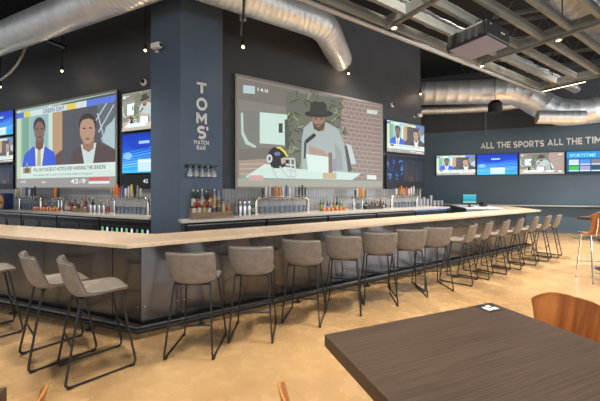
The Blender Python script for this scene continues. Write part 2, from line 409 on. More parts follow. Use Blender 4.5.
# coolers under the back counters
DEP = .23
M_COOL = mat('cooler_grey', (.10, .10, .105), .35, .6)
def cooler(plane, s0, w, d0, label, lit):
    t = thing('back_bar_cooler', label, 'cooler', plane.P(s0, d0, 0), plane.rot, 'coolers under the back counters')
    MB().box(.01, w-.01, .03, DEP, .05, 1.0).build('body', M_BLACK, t)
    MB().box(.01, w-.01, 0, .03, .90, 1.0).build('top_panel', M_BLACK, t)
    MB().box(.01, w-.01, -.006, -.001, .975, .995).build('top_strip', M_STAIN, t)
    for k in range(2):
        a, b = .02+k*(w-.02)/2, .01+(k+1)*(w-.03)/2
        dm = MB().box(a, a+.035, 0, .03, .1, .89).box(b-.035, b, 0, .03, .1, .89).box(a+.035, b-.035, 0, .03, .1, .14).box(a+.035, b-.035, 0, .03, .85, .89).build('door', M_COOL, t)
        MB().box(a+.035, b-.035, .012, .02, .14, .85).build('glass', mat('cooler_glass', (.015, .018, .02), .08), dm)
        MB().tube([(b-.017, -.03, .45), (b-.017, -.03, .75)], .008, 8).build('handle', M_CHROME, dm)
        if lit:
            cc = [mat('can_green', (.1, .5, .15), .4, emit=(.15, .7, .25), estr=.5), mat('can_white', (.6, .7, .7), .4, emit=(.6, .8, .9), estr=.6), mat('can_dark', (.05, .1, .1), .4, emit=(.1, .25, .3), estr=.6)]
            for i in range(5):
                x = a+.06+i*(b-a-.12)/4
                MB().box(x-.025, x+.025, .004, .011, .74, .83).build('backlit_can', cc[i % 3], dm)
    MB().box(.02, w-.02, .06, DEP-.03, 0, .05).build('plinth', M_BLACK, t)
w = 1.5; k = 0; s = s2a+.1
labs = ['third', 'fourth']
names2 = ['nearest the column', 'second from the column', 'third from the column', 'fourth from the column', 'farthest from the column']
while s+w < s2b and k < 5:
    cooler(BAR_R, s, w-.02, D_F2+.06, 'stainless framed cooler under the right back counter, '+names2[k], False); s += w; k += 1
s = s1b-.02-w; k = 0
while k < 4:
    cooler(WAL_L, s, w-.02, D_BB1+.05, 'cooler with %s under the left back counter, %s' % ('lit glass doors' if k == 0 else 'dark glass doors', names2[k]), k == 0); s -= w; k += 1

# ------------------------------------------------------------------ screens: flat lit pictures made of coloured shapes
def lin(c):
    return tuple(((v/255)/12.92 if v/255 <= .04045 else ((v/255+.055)/1.055)**2.4) for v in c)
class Pic:
    """Shapes in picture coordinates: x 0..1 to the right, y 0..1 down, painted in order."""
    def __init__(s): s.items = []
    def poly(s, pts, c): s.items.append(([(x, y) for x, y in pts], c)); return s
    def rect(s, x0, y0, x1, y1, c): return s.poly([(x0, y0), (x1, y0), (x1, y1), (x0, y1)], c)
    def oval(s, cx, cy, rx, ry, c, n=18, a0=0, a1=360):
        return s.poly([(cx+rx*math.cos(R(a0+(a1-a0)*i/n)), cy+ry*math.sin(R(a0+(a1-a0)*i/n))) for i in range(n if a1-a0 == 360 else n+1)], c)
    def line(s, x0, y0, x1, y1, w, c, asp=1.78):
        dx, dy = (x1-x0)*asp, y1-y0; l = math.hypot(dx, dy); nx, ny = -dy/l*w/asp, dx/l*w
        return s.poly([(x0+nx, y0+ny), (x1+nx, y1+ny), (x1-nx, y1-ny), (x0-nx, y0-ny)], c)
    def text(s, t, x, y, w, h, c): s.items.append((('t', t, x, y, w, h), c)); return s
    def build(s, name, W, H, parent, loc, gain=1., contrast=None, step=.0006):
        vs, fs, cols = [], [], []
        for li, (pts, c) in enumerate(s.items):
            yy = -step*(li+1)
            cc = lin(c)
            if contrast: cc = tuple(contrast[i]+(v-contrast[i])*contrast[3] for i, v in enumerate(cc))
            cc = tuple(v*gain for v in cc)
            if pts[0] == 't':
                _, t, x, y, w, h = pts
                tv, tf = text_mesh(t, 1., 0, .012, 'LEFT')
                mx = max(v.x for v in tv); my = max(v.y for v in tv); o = len(vs)
                vs += [((x+v.x/mx*w)*W, yy, (1-y-h+v.y/my*h)*H) for v in tv]; fs += [tuple(i+o for i in f) for f in tf]; cols += [cc]*len(tf)
            else:
                o = len(vs); vs += [(max(0, min(1, x))*W, yy, (1-max(0, min(1, y)))*H) for x, y in pts]
                fs.append(tuple(range(o, o+len(pts)))); cols.append(cc)
        me = bpy.data.meshes.new(name); me.from_pydata(vs, [], fs); me.materials.append(M_SCREEN)
        ca = me.color_attributes.new('Col', 'FLOAT_COLOR', 'CORNER')
        for p, c in zip(me.polygons, cols):
            for li in p.loop_indices: ca.data[li].color = (*c, 1)
        o = bpy.data.objects.new(name, me); COL.objects.link(o); o.parent = parent; o.location = loc
        return o
# --- picture 1: two men in a split studio shot, read off the left screen
def uv(plane, d, box, px, py):
    s0, s1, z0, z1 = box; p = plane.at(px, py, d); s = plane.u.dot(p.xy)
    return ((s-s0)/(s1-s0), (z1-p.z)/(z1-z0))
D1 = D_LEFT-.06
A = WAL_L.at(16.3, 109.5, D1); B = WAL_L.at(117.8, 89.3, D1)
z1t = (A.z+B.z)/2; z1b = 1.6-.01
BOX1 = (WAL_L.along(16.3, D1), WAL_L.along(117.8, D1), z1b, z1t)
D2 = D_BACK-.06
A2 = BAR_R.at(234.7, 73.3, D2); B2 = BAR_R.at(382, 104.7, D2)
BOX2 = (BAR_R.along(234.7, D2), BAR_R.along(382, D2), 1.6, (A2.z+B2.z)/2)
q1 = lambda x, y: uv(WAL_L, D1, BOX1, x, y)
q2 = lambda x, y: uv(BAR_R, D2, BOX2, x, y)
def Q1(*pts): return [q1(x, y) for x, y in pts]
def Q2(*pts): return [q2(x, y) for x, y in pts]
def ov(q, cx, cy, rx, ry, n=18): return [q(cx+rx*math.cos(2*math.pi*i/n), cy+ry*math.sin(2*math.pi*i/n)) for i in range(n)]
news = Pic()
news.rect(0, 0, 1, 1, (150, 186, 176))
news.poly(Q1((17, 108), (20.5, 108), (20.5, 182), (17, 182)), (196, 205, 170))
news.poly(Q1((22, 112), (29, 110), (29, 168), (22, 168)), (118, 160, 140))
news.poly(Q1((31, 112), (48, 108), (48, 168), (31, 168)), (140, 176, 180))
news.poly(Q1((49, 104), (54, 104), (54, 168), (49, 168)), (196, 214, 204))
news.poly(Q1((53, 104), (63.5, 102), (63.5, 168), (53, 168)), (178, 146, 112))
news.poly(Q1((63, 102), (118, 90), (118, 168), (63, 168)), (84, 84, 92))
news.poly(Q1((98, 100), (118, 96), (118, 150), (103, 143)), (98, 106, 112))
for xa, ya, xb, yb in ((96, 122, 110, 99), (100, 132, 116, 103), (103, 140, 117, 117), (99, 112, 107, 142)):
    a, b = q1(xa, ya), q1(xb, yb); news.line(a[0], a[1], b[0], b[1], .008, (180, 196, 198))
news.poly(Q1((108, 126), (117, 118), (117, 150), (104, 142)), (168, 190, 196))
news.poly(Q1((22, 169), (24.5, 155), (33, 147), (46, 147), (55, 153), (58.5, 169)), (62, 92, 204))
news.poly(Q1((35, 145), (45, 145), (42, 169), (36, 169)), (214, 222, 220))
news.poly(Q1((38, 148), (41, 148), (41, 169), (37, 169)), (176, 168, 120))
news.poly(Q1((36, 138), (44, 138), (43.5, 148), (39.5, 151), (35.5, 148)), (110, 84, 74))
news.poly(ov(q1, 39.6, 126, 6.2, 10), (62, 54, 54))
news.poly(ov(q1, 39.6, 131, 5.3, 10.5), (128, 100, 90))
news.poly(Q1((56, 156), (63, 150), (63, 169), (57, 169)), (96, 78, 70))
news.poly(Q1((70, 169), (74, 152), (83, 146), (99, 142), (111, 148), (118, 153), (118, 169)), (86, 73, 72))
news.poly(Q1((82, 145), (98, 143), (94, 168), (86, 168)), (196, 212, 206))
news.poly(Q1((84, 138), (96, 138), (95, 149), (90, 153), (84, 149)), (150, 116, 98))
news.poly(ov(q1, 89, 123.5, 9.0, 11.5), (64, 54, 50))
news.poly(ov(q1, 88.8, 129.5, 7.9, 15), (176, 142, 122))
news.poly([q1(x, y) for x, y in ((80.6, 124), (81.5, 117), (85, 113.5), (92, 113), (96, 116), (97, 124), (95, 119), (90, 117.5), (84, 119))], (64, 54, 50))
news.poly(ov(q1, 85.5, 128, 1.5, .9), (80, 60, 54)); news.poly(ov(q1, 92, 127.5, 1.5, .9), (80, 60, 54)); news.poly(ov(q1, 89, 139, 2.6, .8), (120, 80, 72))
news.poly(ov(q1, 37.4, 128.5, 1.2, .8), (70, 50, 48)); news.poly(ov(q1, 42, 128.2, 1.2, .8), (70, 50, 48)); news.poly(ov(q1, 39.7, 137, 2., .8), (96, 62, 58))
news.rect(0, .035, 1, .105, (202, 216, 214))
for x0, x1, c in ((0, .09, (78, 108, 204)), (.09, .17, (206, 196, 96)), (.56, .65, (216, 196, 92)), (.75, 1., (92, 120, 210))): news.rect(x0, .035, x1, .105, c)
news.text('GREEN DAY', .31, .043, .23, .052, (52, 84, 156))
news.rect(.05, .735, 1, .885, (202, 222, 214))
news.rect(.17, .735, 1, .82, (212, 228, 220))
news.text('WILL ANYONE BE AT NOTICE FOR WARNING THIS SEASON?', .2, .758, .72, .044, (64, 72, 74))
news.text('Two guests talk it over in the studio before the game', .2, .835, .6, .02, (120, 130, 128))
lx, ly = q1(27, 170)
news.poly([(lx-.05, ly+.06), (lx-.045, ly-.03), (lx-.02, ly), (lx, ly-.09), (lx+.02, ly), (lx+.05, ly-.03), (lx+.05, ly+.06)], (164, 150, 104))
news.oval(lx, ly+.02, .03, .035, (110, 96, 80))
news.rect(0, .885, 1, 1, (150, 148, 144))
news.text('LIVE', .05, .91, .06, .03, (230, 232, 228)); news.text('42-9', .60, .905, .14, .05, (236, 238, 236))
news.rect(.77, .89, .95, .925, (206, 96, 100)); news.rect(.77, .935, .95, .96, (226, 228, 226)); news.rect(.3, .925, .34, .945, (214, 206, 150))
# --- picture 2: a man in a broad hat at a desk with a helmet, brick wall behind
pod = Pic(); pod.rect(0, 0, 1, 1, (136, 130, 122))
pod.poly(Q2((236, 76), (300, 90), (300, 108), (236, 98)), (124, 118, 110))
pod.poly(Q2((236, 110), (258, 110), (258, 150), (236, 150)), (126, 130, 122))
pod.poly(Q2((285, 90), (345, 97), (345, 175), (285, 175)), (112, 113, 102))
pod.poly(Q2((236, 150), (285, 148), (285, 160), (236, 162)), (122, 118, 110))
pod.poly(Q2((236, 162), (268, 160), (268, 184), (236, 184)), (166, 148, 134))
for y in (166, 171, 176): a, b = q2(237, y), q2(262, y-.6); pod.line(a[0], a[1], b[0], b[1], .004, (196, 182, 168))
pod.poly(Q2((341, 97), (381.6, 105), (381.6, 188), (341, 186)), (146, 128, 120))
random.seed(3)
for k in range(19):
    y = 103+k*4.6; a, b = q2(341, y-4), q2(381.5, y+1.8*(1-(k-4)/8)); pod.line(a[0], a[1], b[0], b[1], .0032, (188, 174, 164))
    for j in range(6):
        xx = a[0]+.012+(j+.5*(k % 2))*.045
        if xx < .99: pod.rect(xx, a[1]+(b[1]-a[1])*(j/6), xx+.004, a[1]+(b[1]-a[1])*(j/6)+.04, (182, 168, 158))
for k in range(90):
    x, y = (random.uniform(284, 300), random.uniform(112, 170)) if k < 40 else (random.uniform(322, 346), random.uniform(94, 138)) if k < 75 else (random.uniform(288, 318), random.uniform(90, 104))
    a = q2(x, y); an = random.uniform(0, 6.28); l = .035
    pod.line(a[0]-l*math.cos(an)/1.78, a[1]-l*math.sin(an), a[0]+l*math.cos(an)/1.78, a[1]+l*math.sin(an), .007, random.choice([(70, 84, 60), (112, 126, 88), (150, 160, 118), (86, 92, 74)]))
pod.poly(Q2((238, 112), (240.5, 112), (241, 132), (246, 142), (254, 147), (253, 149), (243, 145), (238.5, 134)), (188, 204, 190))
pod.poly(Q2((257.5, 111.5), (285.5, 114), (285.5, 146), (257.5, 144)), (202, 226, 214))
pod.poly(Q2((283, 119), (287, 119), (288, 150), (283.5, 150)), (88, 88, 86))
pod.poly(Q2((277, 123), (281, 123), (281, 133), (277, 133)), (74, 76, 76))
pod.poly(Q2((300, 175), (300.5, 140), (302.5, 128), (310, 121), (326, 122), (338, 129), (344, 145), (348, 175)), (168, 180, 178))
pod.poly(Q2((334, 143), (341, 152), (343, 172), (336, 172)), (150, 160, 158))
pod.poly(Q2((346, 144), (351, 146), (356, 165), (351, 166)), (196, 208, 204)); pod.poly(Q2((344, 146), (347, 147), (352, 172), (348, 174)), (84, 80, 76))
pod.poly(Q2((308, 146), (324, 152), (330, 160), (320, 166), (308, 158)), (176, 150, 136))
pod.poly(Q2((313, 122), (325, 122), (323, 131), (316, 131)), (140, 108, 92))
pod.poly(ov(q2, 317.5, 120, 6.2, 10), (158, 122, 104))
pod.poly(Q2((311.3, 121), (313.5, 124), (321.5, 124), (323.7, 120), (323, 128), (318.5, 131.5), (313, 129)), (92, 76, 68))
pod.poly(ov(q2, 317.6, 126, 2.2, .9), (164, 118, 106)); pod.poly(ov(q2, 314.8, 118.3, 1.2, .7), (60, 48, 44)); pod.poly(ov(q2, 320.6, 118.3, 1.2, .7), (60, 48, 44))
pod.poly(ov(q2, 318, 113, 14.5, 3.9), (58, 56, 56)); pod.poly(Q2((308.5, 113), (309.5, 102), (314, 99.5), (318, 101), (323, 100), (326, 104), (327, 114)), (66, 63, 62))
pod.poly(Q2((240, 181), (263, 165.5), (300, 171), (361, 175), (352, 182)), (206, 228, 218))
pod.poly(Q2((305, 155), (328.5, 158), (328, 175), (307, 173)), (216, 234, 226))
pod.poly(Q2((327.7, 153.5), (331.6, 153.5), (332, 176), (328, 176)), (132, 116, 98)); pod.poly(Q2((332, 160), (336, 160), (336, 173), (332, 173)), (150, 146, 176))
pod.poly(Q2((322, 174.5), (336, 174.5), (336, 181), (322, 181)), (196, 176, 142))
pod.poly(Q2((303.5, 141), (313, 133), (315.5, 136), (306, 144)), (52, 52, 52)); pod.poly(Q2((303, 142), (305.5, 142), (304.5, 160), (302.5, 160)), (70, 72, 72))
pod.poly(ov(q2, 276, 158, 10.5, 10.5), (46, 48, 52)); pod.poly(Q2((266, 160), (287, 158), (287, 166), (280, 170), (270, 170)), (46, 48, 52))
pod.poly(Q2((275, 147.5), (279, 148), (284, 152), (287, 158), (285.2, 158.4), (282, 153.5), (278, 150), (274.5, 149)), (224, 212, 74))
pod.poly(ov(q2, 267.5, 160, 3, 4.6), (206, 212, 206)); pod.poly(ov(q2, 267.5, 160, 1.3, 2.2), (96, 100, 102)); pod.poly(ov(q2, 275.5, 155, 3.2, 2.2), (112, 122, 160))
pod.poly(Q2((279, 160), (284, 158), (284, 164), (280, 166)), (190, 172, 150))
for xa, ya, xb, yb in ((284, 160, 293, 160), (293, 160, 294.5, 178), (284, 166, 293.5, 167), (285, 172, 294, 173), (278, 168, 286, 179), (286, 179, 294, 179), (289, 160, 289.5, 179), (270, 169, 275, 180)):
    a_, b_ = q2(xa, ya), q2(xb, yb); pod.line(a_[0], a_[1], b_[0], b_[1], .009, (196, 204, 200))
pod.rect(0, .925, 1, 1, (168, 164, 152)); pod.rect(0, .918, 1, .926, (128, 150, 144))
pod.poly(Q2((240, 181), (242.5, 176), (245, 181)), (110, 186, 158)); pod.poly(Q2((246, 177.5), (261, 177.5), (261, 183), (246, 183)), (206, 168, 158))
pod.poly(Q2((240.5, 83), (252.5, 84.5), (252.5, 92.5), (240.5, 91.5)), (182, 204, 204))
a, b = q2(254, 85.5), q2(266, 92.5); pod.text('14.0', a[0], a[1], b[0]-a[0], b[1]-a[1]-.012, (224, 236, 232))
pod.poly(Q2((367, 108.5), (377.5, 110), (377.5, 113.5), (367, 112.5)), (206, 216, 208)); pod.poly(Q2((367, 176.5), (376.5, 177), (376.5, 181.5), (367, 181)), (222, 230, 224))
# --- picture 3: blue title card
blue = Pic(); n = 14
for k in range(n):
    t = k/(n-1); c = (int(14+40*t*t), int(52+120*t**1.5), int(170+62*t)); blue.rect(0, k/n, 1, (k+1)/n, c)
for k in range(7): blue.line(-.1, .5+.06*k, 1.1, .3+.075*k, .008+.004*(k % 3), (60+12*k, 140+10*k, 230))
blue.oval(.12, .56, .1, .09, (120, 180, 236)); blue.oval(.42, .25, .28, .16, (20, 60, 176)); blue.rect(.36, .2, .58, .27, (150, 190, 236))
blue.rect(.34, .66, .70, .97, (186, 212, 236)); blue.rect(.36, .70, .68, .74, (214, 228, 240)); blue.rect(.0, .93, .34, 1, (60, 180, 226)); blue.rect(.70, .93, 1, 1, (40, 170, 220))
# --- picture 4: tiled menu of games
multi = Pic(); multi.rect(0, 0, 1, 1, (18, 84, 140)); multi.rect(0, 0, 1, .3, (34, 130, 190)); multi.text('SPORTSTIME', .06, .1, .55, .14, (150, 214, 240))
for i in range(4):
    for j in range(2):
        c = [[(180, 196, 204), (72, 130, 214), (120, 110, 120), (60, 150, 200)], [(60, 170, 70), (150, 140, 190), (40, 70, 90), (90, 190, 220)]][j][i]
        multi.rect(.05+.235*i, .36+.29*j, .26+.235*i, .60+.29*j, c); multi.rect(.05+.235*i, .56+.29*j, .26+.235*i, .60+.29*j, (210, 222, 226))
multi.oval(.80, .18, .09, .13, (40, 52, 60)); multi.rect(0, .93, 1, 1, (12, 40, 52))
# --- picture 5: dim arena shot
arena = Pic(); arena.rect(0, 0, 1, 1, (22, 32, 58)); arena.rect(.42, .1, .95, .8, (44, 52, 66)); arena.rect(.0, .8, 1, 1, (24, 26, 32))
random.seed(5)
for k in range(40): arena.oval(random.uniform(.02, .4), random.uniform(.1, .75), random.uniform(.01, .05), random.uniform(.02, .08), random.choice([(24, 60, 150), (50, 110, 210), (16, 30, 80), (90, 140, 220)]), 8)
for k in range(16): arena.rect(.45+.03*k, .2+.3*random.random(), .463+.03*k, .75, random.choice([(60, 66, 82), (30, 36, 52), (80, 84, 96)]))
arena.oval(.62, .52, .05, .18, (70, 58, 58)); arena.rect(.56, .62, .7, .8, (96, 70, 60))

def display(name, plane, sA, sB, z0, z1, d_wall, pic, label, cat, group=None, bez=.02, depth=.05, bezmat=M_BLACK, gain=1., contrast=None, mount=.03):
    W, H = sB-sA, z1-z0
    t = thing(name, label, cat, plane.P(sA, d_wall-mount-depth, z0), plane.rot, group)
    MB().box(0, W, .006, depth, 0, H).build('case', M_BLACK, t, bevel=.004)
    MB().box(0, bez, 0, .012, 0, H).box(W-bez, W, 0, .012, 0, H).box(bez, W-bez, 0, .012, 0, bez*1.2).box(bez, W-bez, 0, .012, H-bez, H).build('bezel', bezmat, t)
    MB().box(W*.3, W*.7, depth, depth+mount, H*.3, H*.7).build('wall_mount', M_BMETAL, t)
    if pic: pic.build('picture', W-2*bez, H-2.2*bez, t, (bez, .006, bez*1.2), gain, contrast, step=.00004)
    return t
M_GREYB = mat('grey_screen_frame', (.30, .27, .25), .5)
scr1 = display('projection_screen', WAL_L, BOX1[0], BOX1[1], BOX1[2], BOX1[3], D_LEFT-.021, news, 'big framed screen left of the column showing two men talking', 'screen', bez=.05, bezmat=M_GREYB, depth=.04, mount=.02, gain=.92)
scr2 = display('projection_screen', BAR_R, BOX2[0], BOX2[1], BOX2[2]-.0, BOX2[3], D_BACK-.031, pod, 'big framed screen right of the column showing a man in a hat', 'screen', bez=.05, bezmat=M_GREYB, depth=.04, mount=.02, gain=.88)
def zat(plane, px, py, d): return plane.at(px, py, d).z
TVD = D_LEFT-.09
wR = 1.5; sA = WAL_L.along(121, TVD)
zz = [zat(WAL_L, 121, y, TVD) for y in (93.5, 132.8, 134, 174.3, 175.5, 190.5)]
display('television', WAL_L, sA, sA+wR, zz[1], zz[0], D_LEFT-.001, pod, 'upper television beside the blue column, showing the man in a hat', 'television', 'televisions stacked beside the column', gain=1.25)
display('television', WAL_L, sA, sA+wR, zz[3], zz[2], D_LEFT-.001, blue, 'lower television beside the blue column, showing a blue title card', 'television', 'televisions stacked beside the column', gain=1.1)
tick = Pic(); tick.rect(0, 0, 1, 1, (18, 20, 24)); tick.text('42', .45, .3, .1, .3, (214, 220, 224)); tick.rect(.02, .7, .3, .8, (30, 34, 40))
display('ticker_display', WAL_L, sA, sA+wR, max(zz[5], 1.62), zz[4], D_LEFT-.001, tick, 'dark ticker display under the two televisions beside the column', 'display', bez=.012)
sB = WAL_L.along(12.8, TVD)
for k, (ya, yb, pc, what) in enumerate(((109.0, 134.5, blue, 'topmost of the stack, showing blue streaks'), (136, 162.5, news, 'middle of the stack, showing men in suits'), (164.5, 189.0, arena, 'lowest of the stack, showing a dark arena'))):
    a, b = zat(WAL_L, 12.8, ya, TVD), zat(WAL_L, 12.8, yb, TVD)
    display('television', WAL_L, sB-1.3, sB, b, a, D_LEFT-.001, pc, 'television left of the left screen, '+what, 'television', 'televisions stacked left of the left screen', gain=1.1)
TV2 = D_BACK-.12
sA, sB = BAR_R.along(386.8, TV2), BAR_R.along(425, TV2)
za, zb, zc, zd = [zat(BAR_R, 386.8, y, TV2) for y in (119, 152, 154.5, 188.5)]
display('television', BAR_R, sA, sB, zb, za, D_BACK-.001, news, 'upper television right of the right screen, showing two men in blue suits', 'television', 'televisions stacked right of the right screen', mount=.06, gain=1.2)
display('television', BAR_R, sA, sB, zd, zc, D_BACK-.001, arena, 'lower television right of the right screen, showing a dark arena', 'television', 'televisions stacked right of the right screen', mount=.06, gain=.6)
TV3 = D_FAR-.08
for (xa, xb, yt, yb, pc, lab) in ((436, 475.8, 154.8, 175.6, news, 'leftmost television on the far wall, showing two men in suits'), (476.6, 518, 153.7, 175.1, blue, 'television on the far wall showing a blue title card'), (519, 565, 152.2, 174.6, pod, 'television on the far wall showing the man in a hat'), (566, 616, 150.6, 174, multi, 'rightmost television on the far wall, showing a tiled menu')):
    a, b = BAR_L.along(xa, TV3), BAR_L.along(xb, TV3)
    xm = (xa+xb)/2; H = (zat(BAR_L, xm, yt, TV3), zat(BAR_L, xm, yb, TV3))
    display('television', BAR_L, a, b, H[1], H[0], D_FAR-.001, pc, lab, 'television', 'televisions in a row on the far wall', gain=1.3)

# ------------------------------------------------------------------ lettering
def _arc(cx, cy, rx, ry, a0, a1, n=14): return [(cx+rx*math.cos(R(a0+(a1-a0)*i/n)), cy+ry*math.sin(R(a0+(a1-a0)*i/n))) for i in range(n+1)]
GLYPH = {
 'A': (.96, [[(.10, 0), (.48, .93), (.86, 0)], [(.24, .27), (.72, .27)]]), 'B': (.80, [[(.1, 0), (.1, 1)], [(.1, .9)]+_arc(.44, .715, .21, .185, 90, -90)+[(.1, .53)], [(.1, .53)]+_arc(.47, .315, .23, .215, 90, -90)+[(.1, .1)]]),
 'C': (.88, [_arc(.5, .5, .40, .40, 48, 312, 22)]), 'E': (.70, [[(.1, 0), (.1, 1)], [(.1, .9), (.68, .9)], [(.1, .5), (.62, .5)], [(.1, .1), (.69, .1)]]),
 'H': (.88, [[(.1, 0), (.1, 1)], [(.78, 0), (.78, 1)], [(.1, .5), (.78, .5)]]), 'I': (.2, [[(.1, 0), (.1, 1)]]), 'L': (.66, [[(.1, 0), (.1, 1)], [(.1, .1), (.65, .1)]]),
 'M': (1.04, [[(.1, 0), (.1, 1)], [(.94, 0), (.94, 1)], [(.13, .93), (.52, .32), (.91, .93)]]), 'O': (1.0, [_arc(.5, .5, .40, .40, 0, 360, 30)]),
 'P': (.78, [[(.1, 0), (.1, 1)], [(.1, .9)]+_arc(.43, .645, .25, .255, 90, -90)+[(.1, .39)]]), 'R': (.82, [[(.1, 0), (.1, 1)], [(.1, .9)]+_arc(.43, .655, .25, .245, 90, -90)+[(.1, .41)], [(.42, .41), (.72, 0)]]),
 'S': (.80, [_arc(.40, .695, .29, .205, 35, 270, 14)[:-1]+_arc(.40, .305, .29, .205, 90, -145, 14)]), 'T': (.80, [[(0, .9), (.8, .9)], [(.4, .9), (.4, 0)]]),
 'W': (1.3, [[(.08, 1), (.36, .06), (.65, .95), (.94, .06), (1.22, 1)]]), "'": (.2, [[(.1, 0), (.1, 1)]])}
def stroke_text(txt, t=.2, gap=.14):
    """Bold sans capitals as flat strokes: (polygons, total width), cap height 1."""
    polys = []; x = 0
    for ch in txt:
        w, st = GLYPH[ch]
        for path in st:
            P = [Vector(p) for p in path]; n = len(P); closed = (P[0]-P[-1]).length < 1e-4; L_, R_ = [], []
            for i, p in enumerate(P):
                a = P[i-1] if i else (P[-2] if closed else None); b = P[i+1] if i < n-1 else (P[1] if closed else None)
                d1 = (p-a).normalized() if a else None; d2 = (b-p).normalized() if b else None
                if d1 and d2:
                    m = (d1+d2); m = m.normalized() if m.length > 1e-6 else d1; k = min(2.2, 1/max(.3, m.dot(d1)))
                else: m = d1 or d2; k = 1
                nn = Vector((-m.y, m.x))*t/2*k; L_.append(p+nn); R_.append(p-nn)
            for i in range(n-1): polys.append([(q.x+x, min(1.02, max(-.02, q.y))) for q in (L_[i], R_[i], R_[i+1], L_[i+1])])
        x += w+gap
    return polys, x-gap
def sign_text(parent, name, txt, plane, d, pxl, pxr, py_base, cap_px, t=.21, depth=.02):
    a, b = plane.along(pxl, d), plane.along(pxr, d); xm = (pxl+pxr)/2
    p = plane.at(xm, py_base, d); cap = cap_px*p.y/F
    polys, W = stroke_text(txt, t)
    mb = MB(); L = parent.location
    for pl_ in polys:
        q = [(a-parent['s0']+x/W*(b-a), p.z-L.z+y*cap) for x, y in pl_]; n = len(q)
        mb.add([(x, -depth, z) for x, z in q]+[(x, 0, z) for x, z in q], [tuple(range(n)), tuple(range(2*n-1, n-1, -1))]+[(i, i+n, (i+1) % n+n, (i+1) % n) for i in range(n)])
    return mb.build(name, M_LETTER, parent)
sg = thing('column_sign', "white vertical 'TOMS' WATCH BAR' lettering on the blue column", 'sign', BAR_R.P(BAR_R.along(201, D_BB2-.001), D_BB2-.001, 3.0), BAR_R.rot)
sg['s0'] = BAR_R.along(201, D_BB2-.001)
for ch, xa, xb, yb_, cp in (('T', 196.8, 206.3, 93.5, 10.5), ('O', 196.2, 207, 110.6, 12.5), ('M', 196.2, 206.6, 123.6, 10.5), ('S', 197, 206, 139.2, 13.2)):
    o = sign_text(sg, 'letter', ch, BAR_R, D_BB2-.001, xa, xb, yb_, cp)
sign_text(sg, 'apostrophe', "'", BAR_R, D_BB2-.001, 206.3, 208, 130.5, 3.4)
sign_text(sg, 'lettering', 'WATCH', BAR_R, D_BB2-.001, 193.5, 208.5, 144.6, 4.2)
sign_text(sg, 'lettering', 'BAR', BAR_R, D_BB2-.001, 196.5, 205.5, 149.9, 4.2)
fs_ = thing('wall_sign', "white 'ALL THE SPORTS ALL THE TIME' lettering above the far televisions", 'sign', BAR_L.P(BAR_L.along(480, D_FAR-.001), D_FAR-.001, 3.0), BAR_L.rot)
fs_['s0'] = BAR_L.along(480, D_FAR-.001)
for wd, xa, xb, yb_, cp in (('ALL', 480.5, 494, 148.6, 6.2), ('THE', 496.8, 510.5, 147.9, 6.2), ('SPORTS', 513.2, 544, 147.2, 6.4), ('ALL', 547.2, 563, 145.4, 6.5), ('THE', 566, 582, 144.5, 6.6), ('TIME', 585, 608, 143.3, 6.8)):
    sign_text(fs_, 'word', wd, BAR_L, D_FAR-.001, xa, xb, yb_, cp)

# ------------------------------------------------------------------ ducts and pipes
def resample(path, step):
    out = [Vector(path[0])]
    for a, b in zip(path, path[1:]):
        a, b = Vector(a), Vector(b); n = max(1, int((b-a).length/step))
        out += [a+(b-a)*((i+1)/n) for i in range(n)]
    return out
def duct(name, path, r, label, bend=.4, mat_=None, step=.11, ridge=.004):
    # round off the corners in gores, then add a raised seam at each step
    pts = [Vector(path[0])]
    for i in range(1, len(path)-1):
        a, p, b = Vector(path[i-1]), Vector(path[i]), Vector(path[i+1])
        k = min(bend, (a-p).length*.45, (b-p).length*.45); pa, pb = p+(a-p).normalized()*k, p+(b-p).normalized()*k
        pts += [pa*(1-t)**2+p*2*t*(1-t)+pb*t*t for t in (0, .33, .67, 1)]
    pts.append(Vector(path[-1]))
    dn = resample(pts, step); P, Rr = [], []
    for i, p in enumerate(dn):
        t = (dn[min(i+1, len(dn)-1)]-dn[max(i-1, 0)]).normalized()
        if i == 0 or i == len(dn)-1: P += [p]; Rr += [r]; continue
        P += [p-t*.01, p, p+t*.01]; Rr += [r, r+ridge, r]
    return tag(MB().tube(P, Rr, 28).build(name, mat_ or M_DUCT, smooth=True), label, 'duct')
ZD = 5.0
bendp = cross(BAR_R, 5.02, WAL_L, 3.5)
farL = WAL_L.P(WAL_L.u.dot(bendp.xy)-9, 3.5, ZD)
elbow = BAR_R.col(324, 5.02); endp = elbow+Vector((.325, .946, 0))*1.86
bendp.z = elbow.z = endp.z = ZD
duct('hanging_spiral_duct', [farL, bendp, elbow, endp-Vector((.325, .946, 0))*.08], .29, 'large galvanised spiral duct bending round above the column into the wall', bend=.36)
def pt(px, py, Y): return Vector(((px-CX)/F*Y, Y, EYE+(CY-py)*Y/F))
a = pt(385, 94.5, 11.45); b = pt(518, 91.0, 10.05); c = pt(557, 114, 9.6); d = pt(650, 104, 9.0)
duct('hanging_spiral_duct', [a, b, c, d], .41, 'large galvanised duct near the far wall with a dipping bend', bend=.42, step=.35)
duct('hanging_spiral_duct', [pt(395, 112, 12.4), pt(470, 109.0, 11.75), pt(545, 103, 11.25)], .16, 'slim galvanised duct under the big far duct')
duct('open_duct_end', [pt(537, 117, 9.15), pt(560, 117.5, 8.95), pt(584, 117.5, 8.75)], .2, 'smaller galvanised duct end below the dipping bend')
# slim bright pipe along the trellis edge
H_T = 2.1; Z_T = EYE+H_T
pp = [BAR_R.P(s, 1.335*H_T, Z_T+.0) for s in (.5, 3, 5.5, 8.0)]
tag(MB().tube(pp, .032, 12).build('hanging_pipe', mat('pipe_steel', (.42, .44, .47), .35, .9), smooth=True), 'slim silver pipe along the outer edge of the timber trellis', 'pipe')
